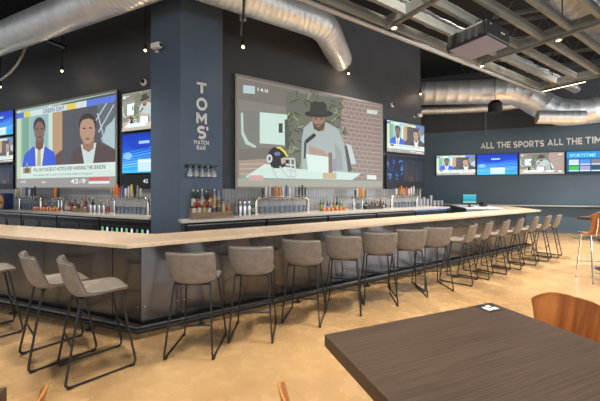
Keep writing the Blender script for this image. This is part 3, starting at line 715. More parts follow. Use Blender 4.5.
# foil wrapped ducts above the trellis
for (s0, s1, dd, zz, r, lab) in ((.8, 9.2, 1.232*H_T, .24, .085, 'foil wrapped duct lying above the trellis near its outer edge'), (5.2, 12, .80*H_T, .75, .22, 'foil wrapped duct above the middle of the trellis')):
    path = [BAR_R.P(s0+(s1-s0)*i/60, dd+random.uniform(-.012, .012), Z_T+zz) for i in range(61)]
    tag(MB().tube(path, [r*random.uniform(.93, 1.06) for _ in path], 16).build('hanging_foil_duct', M_FOIL, smooth=True), lab, 'duct')
duct('hanging_spiral_duct', [WAL_L.P(-9, 1.7, 5.5), WAL_L.P(0.2, 1.7, 5.5)], .2, 'smaller silver duct above the big duct at top of picture')

# ------------------------------------------------------------------ timber trellis
tr = thing('hanging_timber_trellis', 'grey green timber trellis hanging over the dining area', 'trellis', BAR_R.P(0, 0, Z_T), BAR_R.rot)
S_T = [-1.2*H_T, .35*H_T, 1.43*H_T, 2.46*H_T, 3.6*H_T]
for k in range(13):
    dd = (1.30-.1445*k)*H_T if k else 1.30*H_T
    MB().box(-2.6, 3.62*H_T, dd-.022, dd+.022, .01, .125).build('beam', M_TRELLIS, tr, bevel=.003)
for s in S_T:
    MB().box(s-.03, s+.03, -1.1, 1.31*H_T, .0, .13).build('rail', M_TRELLIS, tr, bevel=.003)
    ch = MB().box(s-.02, s+.02, -1.1, 1.25*H_T, -.035, -.002).build('light_track', mat('track_grey', (.16, .16, .14), .5), tr)
mb = MB()
for s in S_T[1:]:
    for dd in (-.6, .6, 1.6, 2.5): mb.tube([(s, dd, .15), (s, dd, Z_CEIL-Z_T)], .008, 6)
mb.build('hanger_rods', M_BMETAL, tr)
# lamps on the trellis tracks
DOWN_W = 24
def spot_light(name, loc, energy, size=R(130), col=(1, .82, .6), blend=1., rad=.06, aim=(0, 0, -1)):
    l = bpy.data.lights.new(name, 'SPOT'); l.energy = energy; l.spot_size = size; l.spot_blend = blend; l.color = col; l.shadow_soft_size = rad
    o = bpy.data.objects.new(name, l); COL.objects.link(o); o.location = loc; o.rotation_euler = Vector(aim).to_track_quat('-Z', 'Y').to_euler(); return o
def on_track(px, py):
    Y = F*(H_T-.05)/(CY-py); return Vector(((px-CX)/F*Y, Y, Z_T))
lamps = [(2, 1.25), (2, .72), (2, .2), (2, -.3), (3, 1.27), (3, .79), (3, .50), (3, .1), (1, 1.1), (1, .5), (1, 0), (3, -.3)]
for k, (ri, dd) in enumerate(lamps):
    p = BAR_R.P(S_T[ri], dd*H_T-.02, Z_T-.035)
    where = {1: 'nearest trellis rail', 2: 'second trellis rail', 3: 'trellis rail beside the projector'}[ri]
    same = [q for q in lamps[:k+1] if q[0] == ri]
    t = thing('track_spotlight', 'small round downlight on the %s, %s from the wall side' % (where, ORD[len(same)-1]), 'lamp', p, BAR_R.rot, 'downlights on the trellis rails')
    MB().lathe([(.045, -.028), (.045, 0)], 14).build('housing', M_CHROME, t, smooth=True)
    MB().lathe([(.027, -.032), (.027, -.0285)], 14).build('lens', M_BULB, t)
    spot_light('downlight_beam', p+Vector((0, 0, -.06)), DOWN_W)
t = thing('track_strip_light', 'warm linear light strip under the far rail of the trellis', 'lamp', BAR_R.P(S_T[4], 0, Z_T-.036), BAR_R.rot)
MB().box(-.02, .02, .95*H_T, 1.27*H_T, -.03, 0).build('housing', M_BMETAL, t); MB().box(-.016, .016, .95*H_T, 1.27*H_T, -.036, -.0305).build('diffuser', M_LED, t)

# ------------------------------------------------------------------ projector
Yp = 3.72
pb = pt(478, 50, Yp); t = thing('ceiling_mount_projector', 'black projector with a grey daylit underside hanging below the trellis', 'projector', (pb.x, pb.y, 3.34), BAR_R.rot+R(0))
MB().box(-.27, .27, -.24, .24, .012, .19).build('case', mat('projector_black', (.009, .009, .010), .5), t, bevel=.02)
MB().box(-.25, .25, -.22, .22, 0, .0115).build('underside', mat('projector_daylit_grey', (.26, .28, .44), .5), t, bevel=.004)  # grey base with bluish daylight from below put into its colour
l = MB().lathe([(.07, 0), (.07, .06), (.055, .07), (.05, .05)], 20, M=Matrix.Rotation(R(-90), 4, 'X')).build('lens', M_BLACK, t, loc=(-.12, .24, .1), smooth=True)
MB().lathe([(.048, .045), (.02, .055), (1e-6, .057)], 16, M=Matrix.Rotation(R(-90), 4, 'X')).build('lens_glass', mat('lens_glass', (.02, .02, .05), .05), l)
MB().tube([(0, 0, .19), (0, 0, .36)], .025, 10).box(-.1, .1, -.1, .1, .19, .2).build('mount_pole', M_BMETAL, t)
mb = MB()
for k in range(5): mb.box(-.275, -.271, -.18+k*.08, -.14+k*.08, .05, .15)
mb.build('vent', M_BMETAL, t)
MB().box(.05, .08, -.242, -.2405, .1, .12).box(.1, .13, -.242, -.2405, .1, .12).box(-.2, -.18, -.242, -.2405, .14, .155).build('sockets', M_WHITE, t)

# ------------------------------------------------------------------ pendant spots near the walls
def pendant(p, top, label, watts=2.5):
    t = thing('pendant_spot', label, 'lamp', p, 0, 'bare bulb pendants near the walls')
    MB().tube([(0, 0, .06), (0, 0, top-p.z)], .010, 8).build('rod', M_BMETAL, t, smooth=True)
    MB().lathe([(.03, .02), (.034, .05), (.03, .10), (.012, .12)], 12).build('socket', M_BMETAL, t, smooth=True)
    MB().ball((0, 0, 0), .024, 10).build('bulb', M_BULB, t, smooth=True)
    l = bpy.data.lights.new('pendant_glow', 'POINT'); l.energy = watts; l.color = (1, .72, .42); l.shadow_soft_size = .03
    o = bpy.data.objects.new('pendant_glow', l); COL.objects.link(o); o.location = p-Vector((0, 0, .06))
pendant(WAL_L.at(62, 71, 4.15), Z_CEIL, 'bare bulb pendant above the left screen')
pendant(WAL_L.at(145.2, 50.5, 4.1), Z_CEIL, 'bare bulb pendant just left of the blue column')
pendant(WAL_L.at(0.5, 87, 4.15), Z_CEIL, 'bare bulb pendant at the left edge of the picture')
pendant(BAR_R.at(243, 47, 4.66), Z_CEIL, 'bare bulb pendant in front of the big duct right of the column')
pendant(BAR_R.at(348.5, 73.5, 5.95), ZD-.16, 'bare bulb pendant at the duct mouth above the right screen')
pendant(BAR_R.at(420.5, 94, 6.0), Z_CEIL, 'bare bulb pendant near the free end of the back wall')
a_, b_ = WAL_L.at(66, 47.5, 4.15), WAL_L.at(34, 35.5, 3.95)
tag(MB().tube([a_, b_], .045, 4).build('hanging_light_bar', M_BMETAL), 'black support bar by the pendant above the left screen', 'bar')
# clamp bracket on the duct
p = BAR_R.at(243, 18, 4.72)
tag(MB().tube([p+Vector((.03, 0, .3)), p, p+Vector((-.03, 0, -.28))], .022, 8).box(p.x-.05, p.x+.05, p.y-.03, p.y+.03, p.z-.04, p.z+.04).build('hanging_bracket', M_STAIN, smooth=False), 'small metal bracket on the duct beside a bulb pendant', 'bracket')
# loose white cable at the upper left
P = [pt(-8, 83, 7.4), pt(2, 79, 7.4), pt(10, 73, 7.4), pt(17, 65, 7.4), pt(22, 56, 7.4), pt(26, 46, 7.4), pt(28, 32, 7.4)]
tag(MB().tube(P, .026, 8).build('hanging_cable', mat('pale_cable', (.45, .45, .43), .5), smooth=True), 'pale flexible cable hanging in a curve below the big duct', 'cable')

# ------------------------------------------------------------------ cameras and speakers on the walls
def camera_unit(p, rot, label, s=1.):
    t = thing('wall_mount_camera', label, 'security camera', p, rot, 'white security cameras')
    MB().box(-.05*s, .05*s, -.03*s, 0, -.05*s, .05*s).build('plate', M_WHITE, t, bevel=.006)
    MB().tube([(0, -.02*s, 0), (.03*s, -.10*s, 0), (.08*s, -.12*s, .01*s)], .02*s, 8).build('bracket', M_BLACK, t, smooth=True)
    b = MB().box(.02*s, .26*s, -.20*s, -.10*s, -.045*s, .065*s).build('housing', M_WHITE, t, bevel=.012)
    MB().lathe([(.035*s, 0), (.035*s, .01*s)], 12, M=Matrix.Rotation(R(90), 4, 'Y')).build('lens', M_BLACK, b, loc=(.26*s, -.15*s, .01*s))
camera_unit(WAL_L.at(157.5, 50.5, D_BB1-.001), WAL_L.rot, 'white security camera on the left face of the column', .85)
def dome(plane, px, py, d, label, name='wall_mount_dome_camera'):
    t = thing(name, label, 'security camera', plane.at(px, py, d), plane.rot, 'white dome cameras')
    MB().lathe([(.075, 0), (.075, .03), (.06, .045)], 18, M=Matrix.Rotation(R(90), 4, 'X')).build('ring', M_WHITE, t, smooth=True)
    MB().lathe([(.045, .046), (.04, .075), (.02, .092), (1e-6, .096)], 14, M=Matrix.Rotation(R(90), 4, 'X')).build('dome', M_BLACK, t, loc=(.02, 0, .01), smooth=True)
dome(WAL_L, 144.3, 82.6, D_LEFT-.001, 'white ringed dome camera above the televisions beside the column')
dome(BAR_R, 392, 105, D_BACK-.001, 'white ringed dome camera right of the right screen')
camera_unit(BAR_R.at(414, 116, D_BACK-.001), BAR_R.rot, 'white security camera above the televisions at the wall end', .8)
p = pt(495, 107, 9.6); t = thing('hanging_speaker', 'black can speaker hanging below the far duct', 'speaker', p)
MB().lathe([(.20, -.17), (.20, .1), (.12, .2), (.03, .22)], 16).build('case', M_BLACK, t, smooth=True); MB().lathe([(.18, -.172), (.18, -.17)], 16).build('grille', M_BMETAL, t); MB().tube([(0, 0, .2), (0, 0, Z_CEIL-p.z)], .012, 6).build('rod', M_BMETAL, t)
p = BAR_L.at(485.5, 122, D_FAR-.05)
tag(MB().tube([(p.x, p.y, p.z-.5), (p.x, p.y, p.z+1.2)], .02, 8).build('wall_mount_conduit', mat('conduit', (.2, .2, .2), .5)), 'thin vertical conduit on the far wall above the lettering', 'conduit')
tv = thing('wall_vent', 'white louvred grille high on the far wall at right', 'vent', BAR_L.at(568, 124.5, D_FAR-.07), BAR_L.rot)
mb = MB()
for k in range(4): mb.box(0, 2.2, -.07, -.02, k*.07, k*.07+.03)
mb.build('louvres', mat('vent_white', (.5, .5, .5), .5), tv); MB().box(0, 2.2, -.015, .03, -.02, .27).build('backing', M_BLACK, tv)

# ------------------------------------------------------------------ drink rail on the far wall
tag(MB().box(BAR_L.along(430, D_FAR), BAR_L.along(640, D_FAR), D_FAR-.3, D_FAR-.021, .985, 1.02).build('drink_rail', mat('rail_white', (.5, .49, .47), .35), rot=BAR_L.rot, bevel=.004), 'narrow pale drink rail running along the far wall', 'shelf')

# ------------------------------------------------------------------ dining table, chairs
ua = unit(775, 300); TA = math.atan2(ua.y, ua.x)
def slab_table(corner, W, D, label, z=.76, th=.068):
    """corner: the far left corner; x runs along the far edge, y away from the camera."""
    t = thing('dining_table', label, 'table', (corner[0], corner[1], 0), TA, 'dark walnut dining tables')
    MB().box(0, W, -D, 0, z-th, z).build('tabletop', M_TABLE, t, bevel=.003)
    for x in (W*.25, W*.75):
        lg = MB().box(x-.04, x+.04, -D/2-.04, -D/2+.04, .015, z-th).build('pedestal', M_BMETAL, t)
        MB().box(x-.04, x+.04, -D*.85, -D*.15, 0, .02).box(x-.2, x+.2, -D/2-.04, -D/2+.04, 0, .02).build('foot', M_BMETAL, lg)
    return t
slab_table((.141, 1.738), 1.37, .92, 'large dark walnut table with thick edge in the foreground')
rot2 = Vector((math.cos(TA), math.sin(TA)))
tc2 = Vector((-1.25, 1.28))-rot2*1.37
slab_table(tc2, 1.37, .92, 'dark walnut table whose corner shows at bottom left')
cp = Vector((.141, 1.738))+rot2*1.365; bdir = Vector((-rot2.y, rot2.x)); q = cp-bdir*.070-rot2*.105
t = thing('table_card', 'black and white card lying on the far corner of the foreground table', 'card', (q.x, q.y, .7602), TA)
MB().box(-.075, .075, -.06, .06, 0, .0015).build('card', M_BLACK, t); MB().box(-.052, -.005, -.038, .02, .0016, .0022).box(.003, .05, -.04, -.005, .0016, .0022).box(.003, .035, .006, .035, .0016, .0022).build('white_panels', M_WHITE, t)
PLY = [(.22, .425, .17, -.01, -.03), (.20, .452, .20, 0, 0), (.10, .456, .215, .006, 0), (-.02, .446, .22, .012, 0), (-.11, .444, .218, .02, 0), (-.165, .462, .21, .03, 0), (-.192, .51, .195, .035, 0), (-.205, .58, .19, .04, 0), (-.222, .66, .205, .045, 0), (-.240, .73, .222, .05, .004), (-.252, .775, .228, .052, .03), (-.262, .815, .222, .05, .055), (-.267, .838, .205, .045, .06), (-.27, .850, .185, .038, .055)]
def make_chair(name, cat, group, dz, mleg):
    t = thing(name, 'x', cat, (0, 0, 0), 0, group)
    vs, fs = stool_shell([(a, b+dz-(.012 if b > .7 and not dz else 0), c*(1 if dz else 1.12), d, e) for a, b, c, d, e in PLY])
    o = MB().add(vs, fs).build('plywood_shell', [M_PLY, M_PLYEDGE], t, smooth=True)
    so = o.modifiers.new('thick', 'SOLIDIFY'); so.thickness = .012; so.offset = 0; so.material_offset_rim = 1
    ss = o.modifiers.new('round', 'SUBSURF'); ss.levels = ss.render_levels = 1
    for sx in (-1, 1):
        for yt, yb in ((.13, .2), (-.12, -.24)):
            zt = .45+dz; lg = MB().tube([(sx*.10, yt*.6, zt-.02), (sx*.17, yt, zt-.03), (sx*.21, yb, .008)], .011, 8).build('leg', mleg, t, smooth=True)
            MB().lathe([(.014, 0), (.014, .014)], 8, (sx*.21, yb, 0)).build('foot_cap', M_BLACK, lg)
    if dz:
        for yt, yb in ((.13, .2), (-.12, -.24)):
            k = .45; MB().tube([(-.192, yt+(yb-yt)*(1-k), .30), (.192, yt+(yb-yt)*(1-k), .30)], .010, 8).build('footrest' if yt > 0 else 'stretcher', mleg, t, smooth=True)
        for sx in (-1, 1): MB().tube([(sx*.15, -.2, .42+dz), (sx*.16, -.262, .60+dz), (sx*.16, -.275, .74+dz)], .011, 8).build('back_support', mleg, t, smooth=True)
    return t
ch0 = make_chair('plywood_chair', 'dining chair', 'bent plywood dining chairs', 0., M_CHROME); reg(ch0)
def face(v): return math.atan2(v.y, v.x)-math.pi/2
# chair behind the table's right side, facing it
def chair_at(o, back, fwd, label, first=False, off=.26):
    f = Vector(fwd).normalized(); c = Vector(back)+f*off; rz = face(f)
    if first: o.location = (c.x, c.y, 0); o.rotation_euler = (0, 0, rz); o['label'] = label; return o
    return copy_tree(o, (c.x, c.y, 0), rz, label)
chair_at(ch0, (1.955, 2.13), -rot2, 'orange plywood chair pulled up to the right end of the foreground table', True)
chair_at(ch0, (-.035, 1.055), rot2, 'orange plywood chair at the left side of the foreground table')
chair_at(ch0, (-.945, 1.055), -rot2, 'orange plywood chair at the table in the bottom left corner')
hs = make_chair('plywood_bar_stool', 'bar stool', 'plywood bar stools at the high tables', .38, M_CHROME); reg(hs)
def high_table(x, y, W, D, rot, label):
    t = thing('high_table', label, 'table', (x, y, 0), rot, 'high pedestal tables at the right')
    MB().box(-W/2, W/2, -D/2, D/2, 1.0, 1.05).build('tabletop', M_TABLE, t, bevel=.003)
    MB().tube([(0, 0, .02), (0, 0, 1.0)], .04, 12).build('pedestal', M_BMETAL, t, smooth=True); MB().lathe([(.27, 0), (.27, .012), (.06, .03)], 24).build('base_plate', M_BMETAL, t, smooth=True)
p = pt(572, 218, 5.75)
high_table(p.x+.96, 5.75+.15, 1.0, .7, TA, 'high walnut table at the right edge of the picture')
chair_at(hs, (5.15, 5.0), Vector((.25, 1)), 'plywood bar stool with chrome legs at the right edge of the picture', True)
p = pt(583, 207.5, 9.1); high_table(p.x+1.0, 9.3, 1.0, .7, TA, 'second high walnut table, nearer the far wall')
chair_at(hs, (9.08, 8.45), Vector((.3, 1)), 'plywood bar stool at the second high table near the far wall')

# ------------------------------------------------------------------ things on the back bars
def bottle_prof(h, r, neck):
    return [(r*.92, 0), (r, .006), (r, h*neck), (r*.75, h*(neck+.07)), (r*.36, h*(neck+.16)), (r*.32, h*.90), (r*.36, h*.905), (r*.36, h), (1e-6, h)]
BOTTLE_COLS = [((.02, .03, .02), 'dark'), ((.16, .05, .012), 'amber'), ((.30, .28, .25), 'clear'), ((.05, .22, .08), 'green'), ((.20, .025, .02), 'red'), ((.30, .17, .05), 'gold'), ((.06, .10, .25), 'blue')]
LABCOL = [(.5, .46, .40), (.36, .06, .05), (.06, .06, .06), (.40, .30, .10), (.5, .5, .5)]
CAPCOL = [(.02, .02, .02), (.7, .7, .7), (.6, .1, .05), (.7, .5, .15)]
BM = {}
def bottle_mesh(ci, li, ki, h, r, neck):
    key = (ci, li, ki, round(h, 2), neck)
    if key in BM: return BM[key]
    pr = bottle_prof(h, r, neck)
    mb = MB().lathe(pr[:6], 10); mb.use(1).lathe([(r*1.03, h*.12), (r*1.03, h*neck*.82)], 10); mb.use(2).lathe(pr[6:], 10)
    o = mb.build('bottle', [mat('bottle_'+BOTTLE_COLS[ci][1], BOTTLE_COLS[ci][0], .12, spec=.7), mat('label_%d' % li, LABCOL[li], .5), mat('cap_%d' % ki, CAPCOL[ki], .4)], smooth=True)
    BM[key] = o.data; me = o.data; bpy.data.objects.remove(o); BM[key] = me
    return me
rb = random.Random(11)
def bottle(p, label, group, ci=None, h=None, neck=None):
    ci = rb.randrange(len(BOTTLE_COLS)) if ci is None else ci; h = h or rb.uniform(.25, .33)
    me = bottle_mesh(ci, rb.randrange(5), rb.randrange(4), h, .037, neck or rb.choice([.55, .62, .5]))
    o = bpy.data.objects.new('bottle', me); COL.objects.link(o); o.location = p
    return tag(o, label % BOTTLE_COLS[ci][1] if '%s' in label else label, 'bottle', group)
def bottle_row(plane, x0, x1, n, d, group, lab, z=Z_BB, cis=None, hs=None):
    s0, s1 = plane.along(x0, d), plane.along(x1, d)
    for k in range(n):
        s = s0+(s1-s0)*(k/(n-1) if n > 1 else .5)
        bottle(plane.P(s, d, z), lab.replace('#', ORD[k]), group, cis[k % len(cis)] if cis else None, hs[k % len(hs)] if hs else None)
gm = MB().lathe([(.028, 0), (.036, .008), (.042, .15), (.039, .15), (.033, .012), (1e-6, .01)], 12).build('pint_glass', M_GLASS, smooth=True)
gdata = gm.data; bpy.data.objects.remove(gm)
cm = MB().lathe([(.036, 0), (.042, .03), (.040, .085), (.036, .085), (.036, .01), (1e-6, .01)], 12).tube([(.04, 0, .07), (.075, 0, .065), (.075, 0, .025), (.041, 0, .02)], .005, 6).build('copper_mug', M_COPPER, smooth=True)
cdata = cm.data; bpy.data.objects.remove(cm)
def row_of(name, data, cat, plane, x0, x1, n, d, z, group, lab):
    s0, s1 = plane.along(x0, d), plane.along(x1, d)
    for k in range(n):
        o = bpy.data.objects.new(name, data); COL.objects.link(o); o.location = plane.P(s0+(s1-s0)*k/max(1, n-1), d, z); o.rotation_euler = (0, 0, plane.rot+(R(90) if name == 'copper_mug' else 0))
        tag(o, lab.replace('#', ORD[k]), cat, group)
HANDLE = {'o': (.75, .25, .04), 'k': (.02, .02, .02), 'w': (.75, .75, .72), 'b': (.05, .10, .4), 's': (.55, .56, .57), 'r': (.5, .06, .04), 'y': (.75, .55, .12), 'g': (.25, .28, .25), 'n': (.25, .12, .05)}
def tap_tower(plane, xa, xb, d, codes, label, legs=(1, 1), h=.34, spread=None):
    sa, sb = plane.along(xa, d), plane.along(xb, d); L = sb-sa
    t = thing('beer_tap_tower', label, 'beer taps', plane.P(sa, d, Z_BB), plane.rot, 'chrome beer tap towers on the back counters')
    rr = .1
    def q(cx, cz, a0, a1): return [(cx+rr*math.cos(R(a0+(a1-a0)*i/5)), 0, cz+rr*math.sin(R(a0+(a1-a0)*i/5))) for i in range(6)]
    path = ([(0, 0, 0)]+q(rr, h-rr, 180, 90) if legs[0] else [(0, 0, h)])+(q(L-rr, h-rr, 90, 0)+[(L, 0, 0)] if legs[1] else [(L, 0, h)])
    MB().tube(path, .036, 12).build('pipe', M_TAP, t, smooth=True)
    for e, x in ((legs[0], 0), (legs[1], L)):
        if e: MB().lathe([(.06, 0), (.06, .012), (.035, .02)], 14, (x, 0, 0)).build('flange', M_CHROME, t, smooth=True)
        else: MB().tube([(x+(.08 if x == 0 else -.08), .02, 0), (x+(.08 if x == 0 else -.08), .02, h)], .025, 10).build('post', M_CHROME, t, smooth=True)
    m0, m1 = (.12, L-.12) if L > .5 else (.05, L-.05)
    n = len(codes)
    for k, c in enumerate(codes):
        x = m0+(m1-m0)*(k/(n-1) if n > 1 else .5); hh = .17+.09*((k*37) % 5)/5
        fa = MB().tube([(x, -.03, h), (x, -.075, h), (x, -.095, h-.07)], .011, 6).build('faucet', M_CHROME, t, smooth=True)
        MB().lathe([(.009, h+.0), (.009, h+.035), (.018, h+.06), (.024, h+.035+hh*.7), (.017, h+.035+hh), (1e-6, h+.04+hh)], 8, (x, -.07, 0)).build('tap_handle', mat('handle_'+c, HANDLE[c], .35), fa, smooth=True)
    return t
# right back bar
DT = D_BACK-.36
tap_tower(BAR_R, 256, 308, DT, 'kwsnoowbwsgkkk', 'long chrome beer tap arch in front of the right screen', (1, 1))
row_of('pint_glass', gdata, 'glass', BAR_R, 261, 304, 10, D_BACK-.22, Z_BB, 'pint glasses under the long tap arch', 'pint glass, # from the left under the long tap arch')
row_of('pint_glass', gdata, 'glass', BAR_R, 353.5, 363, 3, D_BACK-.24, Z_BB, 'pint glasses under the small tap tower', 'pint glass, # from the left under the small tap tower with orange handles')
row_of('copper_mug', cdata, 'mug', BAR_R, 324, 345, 6, D_BACK-.42, Z_BB, 'copper mugs on the right back counter', 'copper mug, # from the left in the row below the right screen')
bottle_row(BAR_R, 321, 343, 8, D_BACK-.30, 'bottles behind the right copper mugs', '%s bottle, # from the left behind the right row of copper mugs', cis=[3, 2, 6, 2, 5, 0, 3, 2], hs=[.30, .33, .28, .34, .31, .33, .30, .29])
tap_tower(BAR_R, 352, 365, DT, 'kwooyn', 'small chrome tap tower with orange handles right of the copper mugs', (0, 0), .30)
bottle_row(BAR_R, 366, 386, 8, D_BACK-.26, 'bottles right of the small tap tower', '%s bottle, # from the left beside the small tap tower', cis=[0, 2, 0, 1, 0, 4, 0, 2], hs=[.24, .30, .22, .25])
def box_thing(plane, xa, xb, d, dep, z0, z1, name, m, label, cat):
    a, b = plane.along(xa, d), plane.along(xb, d)
    return tag(MB().box(0, b-a, 0, dep, 0, z1-z0).build(name, m, loc=plane.P(a, d, z0), rot=plane.rot, bevel=.006), label, cat)
def caddy(plane, xa, xb, d, name, label, m, h=.09, dep=.10, n=5):
    a, b = plane.along(xa, d), plane.along(xb, d); L = b-a
    t = thing(name, label, 'caddy', plane.P(a, d, Z_BB), plane.rot)
    MB().box(0, L, 0, .008, 0, h).box(0, L, dep-.008, dep, 0, h).box(0, .008, .008, dep-.008, 0, h).box(L-.008, L, .008, dep-.008, 0, h).box(.008, L-.008, .008, dep-.008, 0, .006).build('tray', m, t)
    for k in range(n):
        x = .03+(L-.06)*k/(n-1)
        MB().lathe([(.022, .008), (.026, .07), (.028, h+.02), (.024, h+.035)], 10, (x, dep/2, 0)).build('condiment_cup', [mat('cup_%d' % (k % 3), [(.5, .45, .4), (.1, .06, .04), (.45, .12, .05)][k % 3], .4)], t, smooth=True)
caddy(BAR_R, 366, 383, D_BACK-.46, 'garnish_caddy', 'low dark garnish caddy in front of the bottles right of the small tap tower', M_BLACK)
tap_tower(BAR_R, 391.5, 419, DT, 'wnoorwwskk', 'chrome tap tower with one arched leg below the right televisions', (1, 0), .34)
row_of('pint_glass', gdata, 'glass', BAR_R, 396, 415, 7, D_BACK-.26, Z_BB, 'pint glasses under the right tap tower', 'pint glass, # from the left under the tap tower below the televisions')
def cup_stack(p, n, label, m=None, r=.042):
    t = thing('cup_stack', label, 'cups', p, 0, 'stacked cups on the right back counter')
    for k in range(n): MB().lathe([(r*.75, 0), (r, .11), (r*.94, .11), (r*.7, .008), (1e-6, .006)], 12).build('cup', m or M_WHITE, t, loc=(0, 0, k*.055), smooth=True)
M_FROST = mat('frosted_cup', (.62, .65, .68), .35, trans=.3)
for k, px in enumerate((421, 424, 427.5, 431)):
    cup_stack(BAR_R.P(BAR_R.along(px, 5.95), 5.95, Z_BB), [3, 4, 3, 5][k], 'tall stack of pale cups, %s from the left beside the right tap tower' % ORD[k], M_FROST)
for k, px in enumerate((434.5, 438, 441.5)):
    cup_stack(BAR_R.P(BAR_R.along(px, 5.85), 5.85, Z_BB), 2, 'short stack of pale cups, %s from the left at the counter end' % ORD[k], M_FROST, .048)
# cocktail shakers between the column and the long tap arch
for k, px in enumerate((240, 244.5, 249)):
    t = thing('cocktail_shaker', 'steel cocktail shaker, %s from the left beside the long tap arch' % ORD[k], 'shaker', BAR_R.P(BAR_R.along(px, 5.78), 5.78, Z_BB), 0, 'cocktail shakers')
    MB().lathe([(.036, 0), (.046, .17), (.044, .18), (.030, .24), (1e-6, .242)], 14).build('tin', M_STAIN, t, smooth=True); MB().lathe([(.022, .242), (.022, .28), (1e-6, .285)], 12).build('cap', M_CHROME, t, smooth=True)
bottle_row(BAR_R, 236.3, 253, 5, 5.98, 'tall bottles behind the shakers', '%s bottle, # from the left behind the cocktail shakers', cis=[2, 3, 2, 2, 3], hs=[.32, .34, .30, .33, .31])
# stepped bottle display in front of the column
d0 = 5.33; sA, sB = BAR_R.along(192, d0), BAR_R.along(231.5, d0); L = sB-sA
t = thing('bottle_step', 'two tier brown wooden bottle step at the foot of the column', 'bottle display', BAR_R.P(sA, d0, Z_BB), BAR_R.rot)
MB().box(0, L, 0, .11, 0, .085).build('lower_tier', M_WOODBOX, t, bevel=.003); MB().box(0, L, .112, .23, 0, .19).build('upper_tier', M_WOODBOX, t, bevel=.003)
MB().box(-.01, L+.01, -.012, -.001, 0, .12).build('front_rail', M_WOODBOX, t, bevel=.002)
for k in range(8):
    bottle(BAR_R.P(sA+.05+(L-.1)*k/7, d0+.055, Z_BB+.085), '%s bottle on the lower tier of the wooden step, '+ORD[k]+' from the left', 'bottles on the wooden step', [4, 4, 1, 4, 2, 5, 2, 5][k], [.24, .23, .26, .25, .24, .26, .25, .24][k])
for k in range(7):
    bottle(BAR_R.P(sA+.06+(L-.25)*k/6, d0+.17, Z_BB+.19), '%s bottle on the upper tier of the wooden step, '+ORD[k]+' from the left', 'bottles on the wooden step', [0, 0, 2, 0, 1, 2, 2][k], [.33, .32, .34, .31, .33, .34, .32][k])
# glass rack on the column
dr = D_BB2-.002; a = BAR_R.along(184.5, dr); b = BAR_R.along(215, dr); zr = zat(BAR_R, 200, 166.5, dr-.13); L = b-a
t = thing('wall_mount_glass_rack', 'black rack on the column with stemmed glasses hanging upside down', 'glass rack', BAR_R.P(a, dr, zr), BAR_R.rot)
mb = MB().box(0, L, -.012, 0, -.02, .04)
for k in range(6):
    x = .02+(L-.04)*k/5; mb.box(x-.008, x+.008, -.26, -.012, 0, .012)
mb.box(0, L, -.26, -.25, .012, .022).build('frame', M_BMETAL, t)
gl = MB().lathe([(.034, 0), (.034, -.004), (.005, -.012), (.005, -.085), (.02, -.105), (.042, -.15), (.040, -.195), (.038, -.195), (.040, -.15), (.018, -.108), (1e-6, -.1)], 14).build('wine_glass', M_WINE, smooth=True); wdata = gl.data; bpy.data.objects.remove(gl)
for k in range(5):
    for r_ in range(2):
        o = bpy.data.objects.new('hanging_wine_glass', wdata); COL.objects.link(o); v = BAR_R.P(a+.02+(L-.04)*(k+.5)/5, dr-.08-.11*r_, zr+.016); o.location = v
        tag(o, 'stemmed glass hanging in the %s row of the column rack, %s from the left' % (['back', 'front'][r_], ORD[k]), 'glass', 'glasses hanging in the column rack')
# left back bar
DL = D_LEFT-.32
tap_tower(WAL_L, 111, 148.3, DL, 'goorbwsykgs', 'chrome tap tower with one arched leg beside the blue column', (0, 1), .34)
row_of('pint_glass', gdata, 'glass', WAL_L, 115, 144, 8, DL+.1, Z_BB, 'pint glasses under the tap tower beside the column', 'pint glass, # from the left under the tap tower beside the column')
bottle_row(WAL_L, 72, 108, 11, DL+.10, 'bottles below the left screen', '%s bottle, # from the left below the left screen', cis=[0, 1, 0, 2, 4, 2, 0, 2, 3, 2, 2], hs=[.24, .28, .22, .30, .33, .31, .34])
for k, px in enumerate((91, 95, 99.5, 104)):
    t = thing('cocktail_shaker', 'steel cocktail shaker, %s from the left below the left screen' % ORD[k], 'shaker', WAL_L.P(WAL_L.along(px, DL-.05), DL-.05, Z_BB), 0, 'cocktail shakers')
    MB().lathe([(.036, 0), (.046, .17), (.044, .18)], 14).build('tin', M_STAIN, t, smooth=True)
caddy(WAL_L, 72, 87, DL-.08, 'garnish_caddy', 'low brown garnish caddy in front of the bottles below the left screen', M_WOODBOX)
row_of('copper_mug', cdata, 'mug', WAL_L, 35, 57.5, 8, DL-.10, Z_BB, 'copper mugs on the left back counter', 'copper mug, # from the left in the row below the left screen')
bottle_row(WAL_L, 46, 70, 8, DL+.1, 'bottles behind the left copper mugs', '%s bottle, # from the left behind the left row of copper mugs', cis=[2, 6, 2, 3, 0, 2, 2, 1], hs=[.28, .24, .30, .26])
tap_tower(WAL_L, 56, 63, DL, 'noonk', 'small chrome tap tower with brown and orange handles below the left screen', (0, 0), .30)
tap_tower(WAL_L, 17, 41, DL, 'wywsbwkk', 'chrome tap tower with one arched leg at the left end of the back counter', (0, 1), .32)
row_of('pint_glass', gdata, 'glass', WAL_L, 20, 37, 6, DL+.1, Z_BB, 'pint glasses under the leftmost tap tower', 'pint glass, # from the left under the leftmost tap tower')
